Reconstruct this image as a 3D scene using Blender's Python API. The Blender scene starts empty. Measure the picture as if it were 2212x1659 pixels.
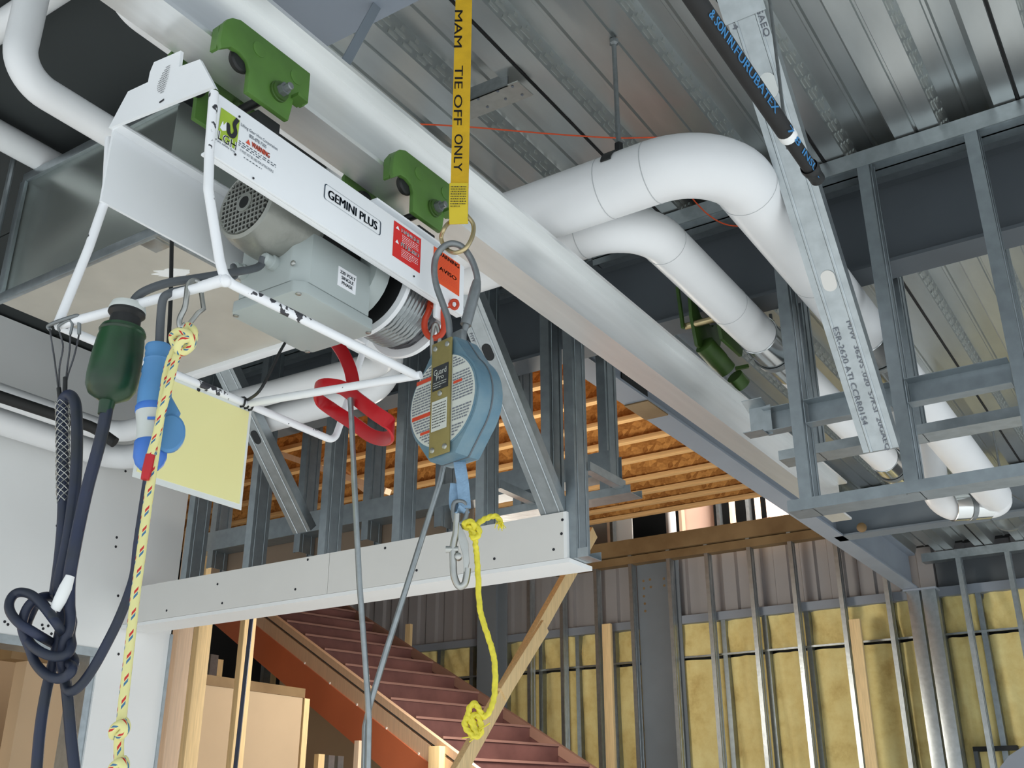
import bpy, bmesh, math, random
from mathutils import Vector, Matrix
random.seed(7)
SC = bpy.context.scene
COL = SC.collection
EYE = 1.6                       # eye height above the floor; all coordinates below are relative to the eye
# ---------------------------------------------------------------- camera, sky, exposure
F_PX, PITCH, YAW = 2265.0, math.radians(22.9), math.radians(33.3)
cam_d = bpy.data.cameras.new('camera'); cam = bpy.data.objects.new('camera', cam_d); COL.objects.link(cam)
cam_d.sensor_width = 36.0; cam_d.lens = F_PX / 2212 * 36.0; cam_d.clip_start = 0.05; cam_d.clip_end = 300
cam.location = (0, 0, EYE); cam.rotation_euler = (math.pi / 2 + PITCH, 0, YAW)
SC.camera = cam
world = bpy.data.worlds.new('sky'); SC.world = world; world.use_nodes = True
bg = world.node_tree.nodes['Background']
bg.inputs[0].default_value = (0.86, 0.94, 1.0, 1); bg.inputs[1].default_value = 1.12
SC.view_settings.view_transform = 'Standard'; SC.view_settings.look = 'None'
SC.view_settings.exposure = 0.0; SC.view_settings.gamma = 1.0; SC.view_settings.use_curve_mapping = False
def lamp(name, loc, power, color, size=0.3):
    l = bpy.data.lights.new(name, 'POINT'); l.energy = power; l.color = color; l.shadow_soft_size = size
    o = bpy.data.objects.new(name, l); o.location = (loc[0], loc[1], loc[2] + EYE); COL.objects.link(o); return o
sd = bpy.data.lights.new('sun', 'SUN'); sd.energy = 6.0; sd.angle = .009; sd.color = (1.0, .98, .96)
so = bpy.data.objects.new('sun', sd); COL.objects.link(so); so.location = (8, -3, 9)
so.rotation_euler = Vector((-.66, .42, -.62)).to_track_quat('-Z', 'Y').to_euler()
lamp('work_light', (-6.0, 2.6, 0.3), 17, (1.0, 0.80, 0.58))
lamp('stair_work_light', (-3.6, 4.6, 0.1), 7, (1.0, 0.84, 0.68))
lamp('loft_fill_light', (-3.6, 5.6, 1.0), 110, (1.0, 0.92, 0.80))  # added fill to brighten the joists; no fitting known up here

lamp('upper_storey_fill_light', (-3.0, 9.0, 3.05), 150, (1.0, 0.93, 0.86))  # added to brighten the boards over the ledger; no lamp known there

# ---------------------------------------------------------------- measuring helper
cP, sP, cY, sY = math.cos(PITCH), math.sin(PITCH), math.cos(YAW), math.sin(YAW)
def ray(u, v):
    r = (u - 1106) / F_PX; up = -(v - 829.5) / F_PX
    fh = cP - up * sP; z = sP + up * cP
    return Vector((-sY * fh + cY * r, cY * fh + sY * r, z)), fh
def W(u, v, x=None, y=None, z=None, d=None, F=None):
    """a measured sight line met with a real plane of the building (x, y or z), or at a horizontal distance F"""
    q, fh = ray(u, v)
    t = x / q.x if x is not None else y / q.y if y is not None else z / q.z if z is not None else F / fh if F is not None else d
    return q * t
V = Vector
RIGHT = V((cY, sY, 0)); FWD = V((-sY, cY, 0)); UP = V((0, 0, 1))

# ---------------------------------------------------------------- geometry builder
def frame(d, up=UP):
    d = d.normalized()
    s = d.cross(up)
    if s.length < 1e-4: s = d.cross(V((0, 1, 0)))
    s.normalize(); return d, s, s.cross(d).normalized()
def fillet(pts, rad, seg=8, closed=False):
    pts = [V(p) for p in pts]; n = len(pts); out = []
    for i, p in enumerate(pts):
        if not closed and i in (0, n - 1): out.append(p); continue
        a = pts[i - 1] - p; b = pts[(i + 1) % n] - p
        r = rad[i] if isinstance(rad, (list, tuple)) else rad
        la, lb = a.length, b.length; a.normalize(); b.normalize()
        ang = a.angle(b)
        if ang > 3.1: out.append(p); continue
        t = min(r / math.tan(ang / 2), la * .49, lb * .49); rr = t * math.tan(ang / 2)
        c = p + (a + b).normalized() * (rr / math.sin(ang / 2))
        s0 = p + a * t - c; s1 = p + b * t - c; tot = s0.angle(s1)
        for k in range(seg + 1):
            f = k / seg
            out.append(c + (s0 * math.sin((1 - f) * tot) + s1 * math.sin(f * tot)) / math.sin(tot))
    return out
def spline(pts, seg=8, closed=False):
    pts = [V(p) for p in pts]; n = len(pts); out = []
    for i in range(n if closed else n - 1):
        p0 = pts[(i - 1) % n] if closed or i else pts[0] * 2 - pts[1]
        p1, p2 = pts[i], pts[(i + 1) % n]
        p3 = pts[(i + 2) % n] if closed or i < n - 2 else pts[-1] * 2 - pts[-2]
        for k in range(seg):
            t = k / seg
            out.append(.5 * (2 * p1 + (p2 - p0) * t + (2 * p0 - 5 * p1 + 4 * p2 - p3) * t * t + (3 * p1 - p0 - 3 * p2 + p3) * t ** 3))
    if not closed: out.append(pts[-1])
    return out
class G:
    def __init__(s): s.v = []; s.f = []; s.m = []; s.uv = []
    def add(s, vs, fs, m=0, uvs=None):
        o = len(s.v); s.v += [V(p) for p in vs]
        for i, f in enumerate(fs):
            s.f.append([o + k for k in f]); s.m.append(m); s.uv.append(uvs[i] if uvs else None)
        return s
    def obox(s, c, a, b, d, m=0):
        c, a, b, d = V(c), V(a), V(b), V(d)
        vs = [c + a * i + b * j + d * k for k in (-1, 1) for j in (-1, 1) for i in (-1, 1)]
        fs = [(0, 2, 3, 1), (4, 5, 7, 6), (0, 1, 5, 4), (2, 6, 7, 3), (0, 4, 6, 2), (1, 3, 7, 5)]
        if a.cross(b).dot(d) < 0: fs = [f[::-1] for f in fs]
        return s.add(vs, fs, m)
    def box(s, x0, x1, y0, y1, z0, z1, m=0):
        return s.obox(((x0 + x1) / 2, (y0 + y1) / 2, (z0 + z1) / 2), (abs(x1 - x0) / 2, 0, 0), (0, abs(y1 - y0) / 2, 0), (0, 0, abs(z1 - z0) / 2), m)
    def bar(s, p0, p1, w, h, up=UP, m=0):
        p0, p1 = V(p0), V(p1); d, a, b = frame(p1 - p0, V(up))
        return s.obox((p0 + p1) / 2, a * w / 2, b * h / 2, (p1 - p0) / 2, m)
    def prism(s, poly, o, ax, ay, ext, m=0):
        o, ax, ay, ext = V(o), V(ax), V(ay), V(ext)
        if ax.cross(ay).dot(ext) < 0: poly = poly[::-1]
        area = sum(poly[i][0] * poly[(i + 1) % len(poly)][1] - poly[(i + 1) % len(poly)][0] * poly[i][1] for i in range(len(poly)))
        if (area > 0) != (ax.cross(ay).dot(ext) > 0): poly = poly[::-1]
        n = len(poly)
        vs = [o + ax * a + ay * b for a, b in poly]; vs += [p + ext for p in vs]
        fs = [tuple(range(n))[::-1], tuple(range(n, 2 * n))] + [(i, (i + 1) % n, n + (i + 1) % n, n + i) for i in range(n)]
        if ax.cross(ay).dot(ext) < 0: fs = [f[::-1] for f in fs]
        return s.add(vs, fs, m)
    def run(s, poly, p0, p1, side, m=0):
        """a profile (side, other) run from p0 to p1"""
        p0, p1 = V(p0), V(p1); d = (p1 - p0).normalized(); a = V(side); a = (a - d * a.dot(d)).normalized(); b = d.cross(a)
        return s.prism(poly, p0, a, b, p1 - p0, m)
    def tube(s, path, r, n=12, closed=False, caps=True, lobes=0, amp=.15, pitch=.05, m=0, flat=1.0, up=None):
        path = [V(p) for p in path]; N = len(path); rs = r if isinstance(r, (list, tuple)) else [r] * N
        tans = []
        for i in range(N):
            a = path[(i - 1) % N] if closed or i else path[0]; b = path[(i + 1) % N] if closed or i < N - 1 else path[-1]
            tans.append((b - a).normalized())
        d, sd, u = frame(tans[0], V(up) if up else UP)
        vs = []; L = 0; Ls = []
        for i in range(N):
            if i:
                q = tans[i - 1].rotation_difference(tans[i]); sd = q @ sd; u = q @ u; L += (path[i] - path[i - 1]).length
            Ls.append(L)
            for k in range(n):
                th = 2 * math.pi * k / n
                rr = rs[i] * (1 + amp * math.cos(lobes * (th - 2 * math.pi * L / pitch))) if lobes else rs[i]
                vs.append(path[i] + sd * math.cos(th) * rr + u * math.sin(th) * rr * flat)
        fs = []; uvs = []
        for i in range(N if closed else N - 1):
            j = (i + 1) % N; l0 = Ls[i]; l1 = Ls[j] if j else L + (path[0] - path[-1]).length
            for k in range(n):
                k2 = (k + 1) % n
                fs.append((i * n + k, i * n + k2, j * n + k2, j * n + k)); uvs.append(((k / n, l0), ((k + 1) / n, l0), ((k + 1) / n, l1), (k / n, l1)))
        if caps and not closed:
            fs += [tuple(range(n))[::-1], tuple(range((N - 1) * n, N * n))]; uvs += [None, None]
        return s.add(vs, fs, m, uvs)
    def cyl(s, p0, p1, r, n=16, r2=None, m=0): return s.tube([p0, p1], [r, r if r2 is None else r2], n, m=m)
    def lathe(s, o, axis, prof, n=24, m=0, caps=True):
        o = V(o); d, a, b = frame(V(axis)); vs = []
        for r, h in prof:
            for k in range(n):
                th = 2 * math.pi * k / n; vs.append(o + d * h + (a * math.cos(th) + b * math.sin(th)) * max(r, 1e-5))
        fs = [(i * n + k, i * n + (k + 1) % n, (i + 1) * n + (k + 1) % n, (i + 1) * n + k) for i in range(len(prof) - 1) for k in range(n)]
        if caps: fs += [tuple(range(n))[::-1], tuple(range((len(prof) - 1) * n, len(prof) * n))]
        return s.add(vs, fs, m)
    def grid(s, fn, nu, nv, m=0):
        vs = [fn(i / nu, j / nv) for j in range(nv + 1) for i in range(nu + 1)]
        return s.add(vs, [(j * (nu + 1) + i, j * (nu + 1) + i + 1, (j + 1) * (nu + 1) + i + 1, (j + 1) * (nu + 1) + i) for j in range(nv) for i in range(nu)], m)
    def scale(s, k):
        s.v = [p * k for p in s.v]; return s
    def quad(s, a, b, c, d, m=0): return s.add([a, b, c, d], [(0, 1, 2, 3)], m)

ORG = {}
def _mesh(g, mats, org, smooth, bevel):
    me = bpy.data.meshes.new('mesh')
    me.from_pydata([p - org for p in g.v], [], g.f)
    for mt in mats: me.materials.append(mt)
    me.polygons.foreach_set('material_index', g.m)
    if any(g.uv):
        lay = me.uv_layers.new(name='UVMap'); i = 0
        for p, uv in zip(me.polygons, g.uv):
            for k, li in enumerate(p.loop_indices): lay.data[li].uv = uv[k] if uv else (0, 0)
    if bevel:
        bm = bmesh.new(); bm.from_mesh(me)
        es = [e for e in bm.edges if len(e.link_faces) == 2 and e.calc_face_angle(0) > .5]
        bmesh.ops.bevel(bm, geom=es, offset=bevel, segments=2, profile=.6, affect='EDGES', clamp_overlap=True)
        bm.to_mesh(me); bm.free()
    me.validate()
    if smooth:
        me.shade_smooth(); me.set_sharp_from_angle(angle=math.radians(smooth))
    return me
def put(name, g, mats, parent=None, label=None, cat=None, group=None, kind=None, smooth=35, bevel=0, org=None):
    mats = mats if isinstance(mats, (list, tuple)) else [mats]
    lo = [min(p[i] for p in g.v) for i in range(3)]; hi = [max(p[i] for p in g.v) for i in range(3)]
    org = V(org) if org else V(((lo[0] + hi[0]) / 2, (lo[1] + hi[1]) / 2, lo[2]))
    o = bpy.data.objects.new(name, _mesh(g, mats, org, smooth, bevel)); COL.objects.link(o)
    ORG[o.name] = org
    if parent: o.parent = parent; o.location = org - ORG[parent.name]
    else: o.location = org + V((0, 0, EYE))
    tag(o, label, cat, group, kind); return o
def tag(o, label=None, cat=None, group=None, kind=None):
    if label: o['label'] = label
    if cat: o['category'] = cat
    if group: o['group'] = group
    if kind: o['kind'] = kind
    return o
def thing(name, loc, label=None, cat=None, group=None, kind=None):
    o = bpy.data.objects.new(name, None); o.empty_display_size = .05; COL.objects.link(o)
    ORG[o.name] = V(loc); o.location = V(loc) + V((0, 0, EYE)); return tag(o, label, cat, group, kind)
def word_mesh(body, font=None):
    c = bpy.data.curves.new('lettering', 'FONT'); c.body = body; c.align_x = 'CENTER'; c.align_y = 'CENTER'; c.resolution_u = 3
    o = bpy.data.objects.new('lettering', c); COL.objects.link(o)
    dg = bpy.context.evaluated_depsgraph_get(); me = bpy.data.meshes.new_from_object(o.evaluated_get(dg))
    vs = [v.co.copy() for v in me.vertices]; fs = [tuple(p.vertices) for p in me.polygons]
    bpy.data.objects.remove(o); bpy.data.curves.remove(c); bpy.data.meshes.remove(me)
    return vs, fs
def words(g, body, o, ux, uy, width=None, height=None, m=0, bold=0):
    """flat print: text centred on o, running along ux"""
    vs, fs = word_mesh(body)
    w = max(v.x for v in vs) - min(v.x for v in vs); cx = (max(v.x for v in vs) + min(v.x for v in vs)) / 2
    h = max(v.y for v in vs) - min(v.y for v in vs); cy = (max(v.y for v in vs) + min(v.y for v in vs)) / 2
    sx = width / w if width else height / h; sy = height / h if height else sx
    o, ux, uy = V(o), V(ux), V(uy)
    if bold:
        for dx in (-bold, bold): g.add([o + ux * ((v.x - cx) * sx + dx) + uy * (v.y - cy) * sy for v in vs], fs, m)
    return g.add([o + ux * (v.x - cx) * sx + uy * (v.y - cy) * sy for v in vs], fs, m)
def small_print(g, o, ux, uy, width, lines, pitch, m=0, dens=.8):
    """rows of unreadable small print as broken strokes"""
    o, ux, uy = V(o), V(ux), V(uy); R = random.Random(3)
    for k in range(lines):
        x = 0; L = width * (1 if k < lines - 1 else .6)
        while x < L:
            w = min(R.uniform(.03, .10) * width, L - x)
            a = o + ux * x - uy * k * pitch
            g.quad(a, a + ux * w, a + ux * w + uy * pitch * .36, a + uy * pitch * .36, m); x += w + width * .03 / dens
def screws(g, pts, nrm, r=.004, m=0):
    for p in pts: g.lathe(p, nrm, [(r, 0), (r, .0012), (r * .5, .0022)], 8, m)
# ---------------------------------------------------------------- materials
def lin(h):
    h = h.lstrip('#'); c = [int(h[i:i + 2], 16) / 255 for i in (0, 2, 4)]
    return tuple(x / 12.92 if x <= .04045 else ((x + .055) / 1.055) ** 2.4 for x in c) + (1,)
def mat(name, hexc, rough=.5, metal=0, var=.08, scale=6, bump=0, bscale=60, spec=.5, hex2=None, stretch=None, alpha=None, trans=0):
    m = bpy.data.materials.new(name); m.use_nodes = True; nt = m.node_tree; N = nt.nodes; L = nt.links
    p = N['Principled BSDF']; p.inputs['Roughness'].default_value = rough; p.inputs['Metallic'].default_value = metal
    p.inputs['Specular IOR Level'].default_value = spec
    c = lin(hexc)
    tc = N.new('ShaderNodeTexCoord'); mp = N.new('ShaderNodeMapping'); L.new(tc.outputs['Object'], mp.inputs[0])
    if stretch: mp.inputs['Scale'].default_value = stretch
    if var or hex2:
        n = N.new('ShaderNodeTexNoise'); n.inputs['Scale'].default_value = scale; n.inputs['Detail'].default_value = 5
        L.new(mp.outputs[0], n.inputs['Vector'])
        r = N.new('ShaderNodeValToRGB'); L.new(n.outputs['Fac'], r.inputs[0])
        r.color_ramp.elements[0].position = .3; r.color_ramp.elements[1].position = .7
        if hex2: a, b = c, lin(hex2)
        else: a = tuple(x * (1 - var) for x in c[:3]) + (1,); b = tuple(min(1, x * (1 + var)) for x in c[:3]) + (1,)
        r.color_ramp.elements[0].color = a; r.color_ramp.elements[1].color = b
        L.new(r.outputs[0], p.inputs['Base Color'])
    else: p.inputs['Base Color'].default_value = c
    if bump:
        n2 = N.new('ShaderNodeTexNoise'); n2.inputs['Scale'].default_value = bscale; n2.inputs['Detail'].default_value = 4
        L.new(mp.outputs[0], n2.inputs['Vector']); bp = N.new('ShaderNodeBump'); bp.inputs['Strength'].default_value = bump; bp.inputs['Distance'].default_value = .01
        L.new(n2.outputs['Fac'], bp.inputs['Height']); L.new(bp.outputs[0], p.inputs['Normal'])
    return m
M = {}
M['galv'] = mat('galvanised_steel', '#aeb6ba', .36, .9, .10, 30, .06, 40)
M['galv_dark'] = mat('galvanised_stud_steel', '#98a1a6', .40, .85, .10, 25)
M['deck'] = mat('deck_steel', '#c3c8c8', .29, .88, .06, 5, .02, 6, stretch=(3, .8, 3))
M['slot'] = mat('deck_emboss', '#c3c7c4', .4, .8, 0)
M['alu'] = mat('aluminium', '#eceeee', .34, .78, .05, 4, .03, 12, stretch=(8, .5, 8))
M['duct'] = mat('duct_steel', '#b6bdb8', .27, .85, .10, 3, .04, 3)
M['duct_under'] = mat('brushed_duct_bottom', '#cfccc2', .45, .5, .10, 4, .06, 6)
M['chrome'] = mat('polished_sleeve', '#d9dcdc', .16, 1, 0)
M['white'] = mat('white_paint', '#e9ecef', .42, 0, .03, 5)
M['pipe'] = mat('white_pipe_jacket', '#e6e8ea', .36, 0, .02, 6)
M['drywall'] = mat('grey_gypsum_board', '#dad9d5', .85, 0, .03, 3)
M['drywall_white'] = mat('white_gypsum', '#eceeee', .8, 0, .02, 3)
M['tan'] = mat('warm_lit_gypsum', '#bba78c', .85, 0, .04, 3)  # plain drywall; the tint of warm lamplight is put into its colour
M['brownboard'] = mat('brown_board_back', '#8d7a68', .9, 0, .05, 4)
M['pinkboard'] = mat('pink_board', '#e3c3b2', .85, 0, .03, 3)
M['steel'] = mat('grey_primed_steel', '#6f7880', .6, 0, .08, 3)
M['steel_dark'] = mat('dark_primed_steel', '#596066', .6, 0, .08, 3)
M['steel_under'] = mat('blue_grey_primer', '#868f9b', .55, 0, .06, 3)
M['grn'] = mat('green_paint', '#4d7430', .5, 0, .18, 12)
M['grn_dark'] = mat('dark_green_paint', '#3a5822', .5, 0, .25, 14)
M['box'] = mat('grey_enamel', '#a9b2b1', .5, 0, .04, 8)
M['motor'] = mat('motor_casting', '#8f918b', .4, .5, .12, 10, .1, 90)
M['black'] = mat('black_rubber', '#17191a', .55, 0, .2, 10)
M['dark'] = mat('black_recess', '#0a0b0c', .8, 0, 0)
M['cable'] = mat('dark_blue_grey_cable', '#22282f', .5, 0, .25, 14, hex2='#1d2848')
M['lead'] = mat('grey_lead_sheath', '#4d5257', .5, 0, .1, 14)
M['plug_green'] = mat('dark_green_plastic', '#1d4a2a', .35, 0, .3, 14, hex2='#1a2a1f')
M['plug_blue'] = mat('blue_plastic', '#4f86b9', .5, 0, .12, 10)
M['plug_blue2'] = mat('bright_blue_plastic', '#3f74c8', .5, 0, .1, 10)
M['plug_grey'] = mat('light_grey_plastic', '#c4c9c6', .5, 0, .05, 10)
M['red'] = mat('red_dipped_metal', '#b8121d', .32, 0, .08, 12)
M['orange'] = mat('orange_red_paint', '#c8401f', .42, 0, .12, 30)
M['yellow_sheet'] = mat('yellow_paper', '#eee8a6', .35, 0, .02, 4)
M['clear'] = mat('clear_laminate', '#dfe3e0', .15, 0, 0)
M['strap'] = mat('yellow_webbing', '#cfa51a', .8, 0, .08, 40, .2, 500)
M['strap_label'] = mat('yellow_strap_tag', '#d8bf2e', .6, 0, .05, 20)
M['ink'] = mat('black_ink', '#22232a', .8, 0, 0)
M['ink_soft'] = mat('grey_ink', '#6d727c', .8, 0, 0)
M['ink_blue'] = mat('navy_ink', '#1d3446', .7, 0, 0)
M['ink_red'] = mat('red_ink', '#d8553a', .8, 0, 0)
M['sticker_red'] = mat('red_sticker', '#d32220', .5, 0, 0)
M['sticker_orange'] = mat('orange_sticker', '#e5521a', .5, 0, 0)
M['sticker_white'] = mat('white_sticker', '#eef0f4', .5, 0, 0)
M['lime'] = mat('lime_print', '#9db83a', .6, 0, .1, 12)
M['blueprint'] = mat('blue_print', '#4d9fdb', .6, 0, 0)
M['wire'] = mat('steel_wire_rope', '#9aa0a2', .38, .8, .1, 60)
M['wire_dark'] = mat('greasy_wire_rope', '#55565a', .4, .7, .15, 60)
M['zinc'] = mat('zinc_steel', '#b3b4b0', .3, .9, .08, 40)
M['brass'] = mat('yellow_zinc', '#bfae86', .3, .85, .1, 30)
M['grey_steel'] = mat('grey_forged_steel', '#7f8486', .4, .6, .12, 60)
M['block'] = mat('worn_blue_casing', '#54798d', .5, .25, .3, 22, .12, 90, hex2='#728b96')
M['plate_olive'] = mat('olive_plate', '#8f8350', .5, .35, .15, 30)
M['face_label'] = mat('grey_label', '#c6cac3', .5, 0, .05, 10)
M['label_black'] = mat('black_label', '#23262b', .5, 0, .1, 30)
M['lanyard'] = mat('blue_webbing', '#7f9db8', .8, 0, .14, 60, .2, 300)
M['yrope'] = mat('yellow_poly_rope', '#dccf3a', .5, 0, .15, 80)
M['pine'] = mat('pine_lumber', '#e6cb99', .7, 0, .12, 5, stretch=(20, 20, 1.2))
M['pine_pink'] = mat('pale_pine_lumber', '#dcbfa3', .7, 0, .08, 5, stretch=(20, 20, 1.2))
M['flange_wood'] = mat('joist_flange_wood', '#dcb27a', .7, 0, .14, 4, stretch=(1.2, 20, 20))
M['ledger'] = mat('rusty_brown_ledger', '#6a5232', .7, 0, .3, 3, hex2='#8a7350')
M['redsteel'] = mat('red_oxide_stringer', '#cf7550', .55, 0, .1, 2)
M['riser'] = mat('mottled_maroon_riser', '#4b2c2b', .8, 0, .3, 4, hex2='#6e4844')
M['nosing'] = mat('dusty_nosing', '#7d5d55', .8, 0, .1, 6)
M['rail_brown'] = mat('brown_skirt', '#8a6a5d', .7, 0, .1, 4)
M['siding'] = mat('grey_siding', '#9d9da0', .6, .1, .04, 3)
M['orangestring'] = mat('orange_string', '#e0562a', .7, 0, 0)
M['concrete'] = mat('pale_concrete', '#c8cbcb', .8, 0, .06, 2)
M['darkwall'] = mat('dark_sheathing', '#2b2d2e', .9, 0, .1, 3)
M['hosetube'] = mat('black_foam_insulation', '#1c1d1e', .7, 0, .15, 20)
M['copper'] = mat('copper_pipe', '#b87350', .3, .9, .1, 20)
def osb():
    m = mat('oriented_strand_board', '#b57d38', .75, 0, 0); nt = m.node_tree; N = nt.nodes; L = nt.links; p = N['Principled BSDF']
    tc = N.new('ShaderNodeTexCoord'); mp = N.new('ShaderNodeMapping'); mp.inputs['Scale'].default_value = (9, 9, 12); L.new(tc.outputs['Object'], mp.inputs[0])
    v = N.new('ShaderNodeTexVoronoi'); v.inputs['Scale'].default_value = 2.2; v.inputs['Randomness'].default_value = 1; L.new(mp.outputs[0], v.inputs['Vector'])
    n = N.new('ShaderNodeTexNoise'); n.inputs['Scale'].default_value = 5; n.inputs['Detail'].default_value = 6; L.new(mp.outputs[0], n.inputs['Vector'])
    mx = N.new('ShaderNodeMix'); mx.data_type = 'FLOAT'; mx.inputs[0].default_value = .5
    sp = N.new('ShaderNodeSeparateColor'); L.new(v.outputs['Color'], sp.inputs[0]); L.new(sp.outputs[0], mx.inputs[2]); L.new(n.outputs['Fac'], mx.inputs[3])
    r = N.new('ShaderNodeValToRGB'); r.color_ramp.elements[0].position = .2; r.color_ramp.elements[0].color = lin('#8f5a22'); r.color_ramp.elements[1].position = .8; r.color_ramp.elements[1].color = lin('#dba35a')
    L.new(mx.outputs[0], r.inputs[0]); L.new(r.outputs[0], p.inputs['Base Color']); return m
M['osb'] = osb()
def insul():
    m = mat('yellow_fibreglass', '#cdbf62', .95, 0, 0, bump=.5, bscale=14); nt = m.node_tree; N = nt.nodes; L = nt.links; p = N['Principled BSDF']
    tc = N.new('ShaderNodeTexCoord'); n = N.new('ShaderNodeTexNoise'); n.inputs['Scale'].default_value = 3.2; n.inputs['Detail'].default_value = 7; n.inputs['Roughness'].default_value = .65
    L.new(tc.outputs['Object'], n.inputs['Vector'])
    r = N.new('ShaderNodeValToRGB'); e = r.color_ramp.elements; e[0].position = .3; e[0].color = lin('#c2a766'); e[1].position = .66; e[1].color = lin('#f2e6a6')
    k = e.new(.46); k.color = lin('#e3d08c')
    L.new(n.outputs['Fac'], r.inputs[0]); L.new(r.outputs[0], p.inputs['Base Color']); return m
M['insul'] = insul()
def fleck_rope():
    """yellow braid with a red and a blue fleck every few centimetres along it"""
    m = mat('flecked_yellow_rope', '#d9d27c', .7, 0, 0); nt = m.node_tree; N = nt.nodes; L = nt.links; p = N['Principled BSDF']
    uv = N.new('ShaderNodeUVMap'); sp = N.new('ShaderNodeSeparateXYZ'); L.new(uv.outputs[0], sp.inputs[0])
    def op(o, a, b):
        q = N.new('ShaderNodeMath'); q.operation = o
        for i, x in enumerate((a, b)):
            if x is None: continue
            if isinstance(x, (int, float)): q.inputs[i].default_value = x
            else: L.new(x, q.inputs[i])
        return q.outputs[0]
    fr = op('FRACT', op('ADD', op('DIVIDE', sp.outputs[1], .027), op('MULTIPLY', sp.outputs[0], 2.0)), None)
    cell = op('FRACT', op('MULTIPLY', sp.outputs[0], 4.0), None)
    half = op('LESS_THAN', cell, .5)
    red = op('MULTIPLY', op('LESS_THAN', fr, .17), half)
    blu = op('MULTIPLY', op('MULTIPLY', op('GREATER_THAN', fr, .24), op('LESS_THAN', fr, .40)), half)
    a = N.new('ShaderNodeMix'); a.data_type = 'RGBA'; a.inputs[6].default_value = lin('#ddd896'); a.inputs[7].default_value = lin('#c22a2a'); L.new(red, a.inputs[0])
    b = N.new('ShaderNodeMix'); b.data_type = 'RGBA'; b.inputs[7].default_value = lin('#3d6f96'); L.new(blu, b.inputs[0]); L.new(a.outputs[2], b.inputs[6])
    L.new(b.outputs[2], p.inputs['Base Color']); return m
M['fleck'] = fleck_rope()
def chipped():
    """white tube paint with dark chips"""
    m = mat('chipped_white_paint', '#e9ebee', .4, 0, 0); nt = m.node_tree; N = nt.nodes; L = nt.links; p = N['Principled BSDF']
    tc = N.new('ShaderNodeTexCoord'); n = N.new('ShaderNodeTexNoise'); n.inputs['Scale'].default_value = 55; n.inputs['Detail'].default_value = 3; L.new(tc.outputs['Object'], n.inputs['Vector'])
    n2 = N.new('ShaderNodeTexNoise'); n2.inputs['Scale'].default_value = 6; L.new(tc.outputs['Object'], n2.inputs['Vector'])
    ad = N.new('ShaderNodeMath'); ad.operation = 'ADD'; L.new(n.outputs['Fac'], ad.inputs[0]); L.new(n2.outputs['Fac'], ad.inputs[1])
    r = N.new('ShaderNodeValToRGB'); e = r.color_ramp.elements; e[0].position = .60; e[0].color = lin('#e9ebee'); e[1].position = .612; e[1].color = lin('#33343a')
    hv = N.new('ShaderNodeMath'); hv.operation = 'MULTIPLY'; hv.inputs[1].default_value = .5; L.new(ad.outputs[0], hv.inputs[0])
    L.new(hv.outputs[0], r.inputs[0]); L.new(r.outputs[0], p.inputs['Base Color']); return m
M['chip'] = chipped()
M['deckshade'] = mat('dark_shaded_deck', '#34393a', .8, 0, .06, 3)  # shade on the upper-left ceiling, put into a dark colour
M['seam'] = mat('pipe_jacket_seam', '#b4b8bb', .5, 0, 0)
# ================================================================ STRUCTURE
H = 1.96                                     # underside of the steel deck above the eye
def I_prof(w, h, tf, tw): return [(-w/2, 0), (w/2, 0), (w/2, tf), (tw/2, tf), (tw/2, h-tf), (w/2, h-tf), (w/2, h), (-w/2, h), (-w/2, h-tf), (-tw/2, h-tf), (-tw/2, tf), (-w/2, tf)]
def C_prof(w=.092, f=.035, l=.009, t=.002): return [(-w/2, 0), (w/2, 0), (w/2, f), (w/2-l, f), (w/2-l, f-t), (w/2-t, f-t), (w/2-t, t), (-w/2+t, t), (-w/2+t, f-t), (-w/2+l, f-t), (-w/2+l, f), (-w/2, f)]
def U_prof(w=.094, f=.03, t=.002): return [(-w/2, 0), (w/2, 0), (w/2, f), (w/2-t, f), (w/2-t, t), (-w/2+t, t), (-w/2+t, f), (-w/2, f)]
def stud(p0, p1, side, w=.092, f=.036, g=None, m=0):
    g = g or G(); g.run(C_prof(w, f), p0, p1, side, m)
    d = (V(p1) - V(p0)).normalized(); a = V(side).normalized(); b = d.cross(a)
    for k in (-.28, .28):                    # rolled stiffening beads on the web
        o = V(p0) + a * w * k - b * .001
        g.run([(-.004, 0), (.004, 0), (.002, -.002), (-.002, -.002)], o, o + (V(p1) - V(p0)), side, m)
    return g
put('floor', G().box(-14, 14, -14, 12, -1.75, -1.6), M['concrete'], kind='structure')

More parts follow.
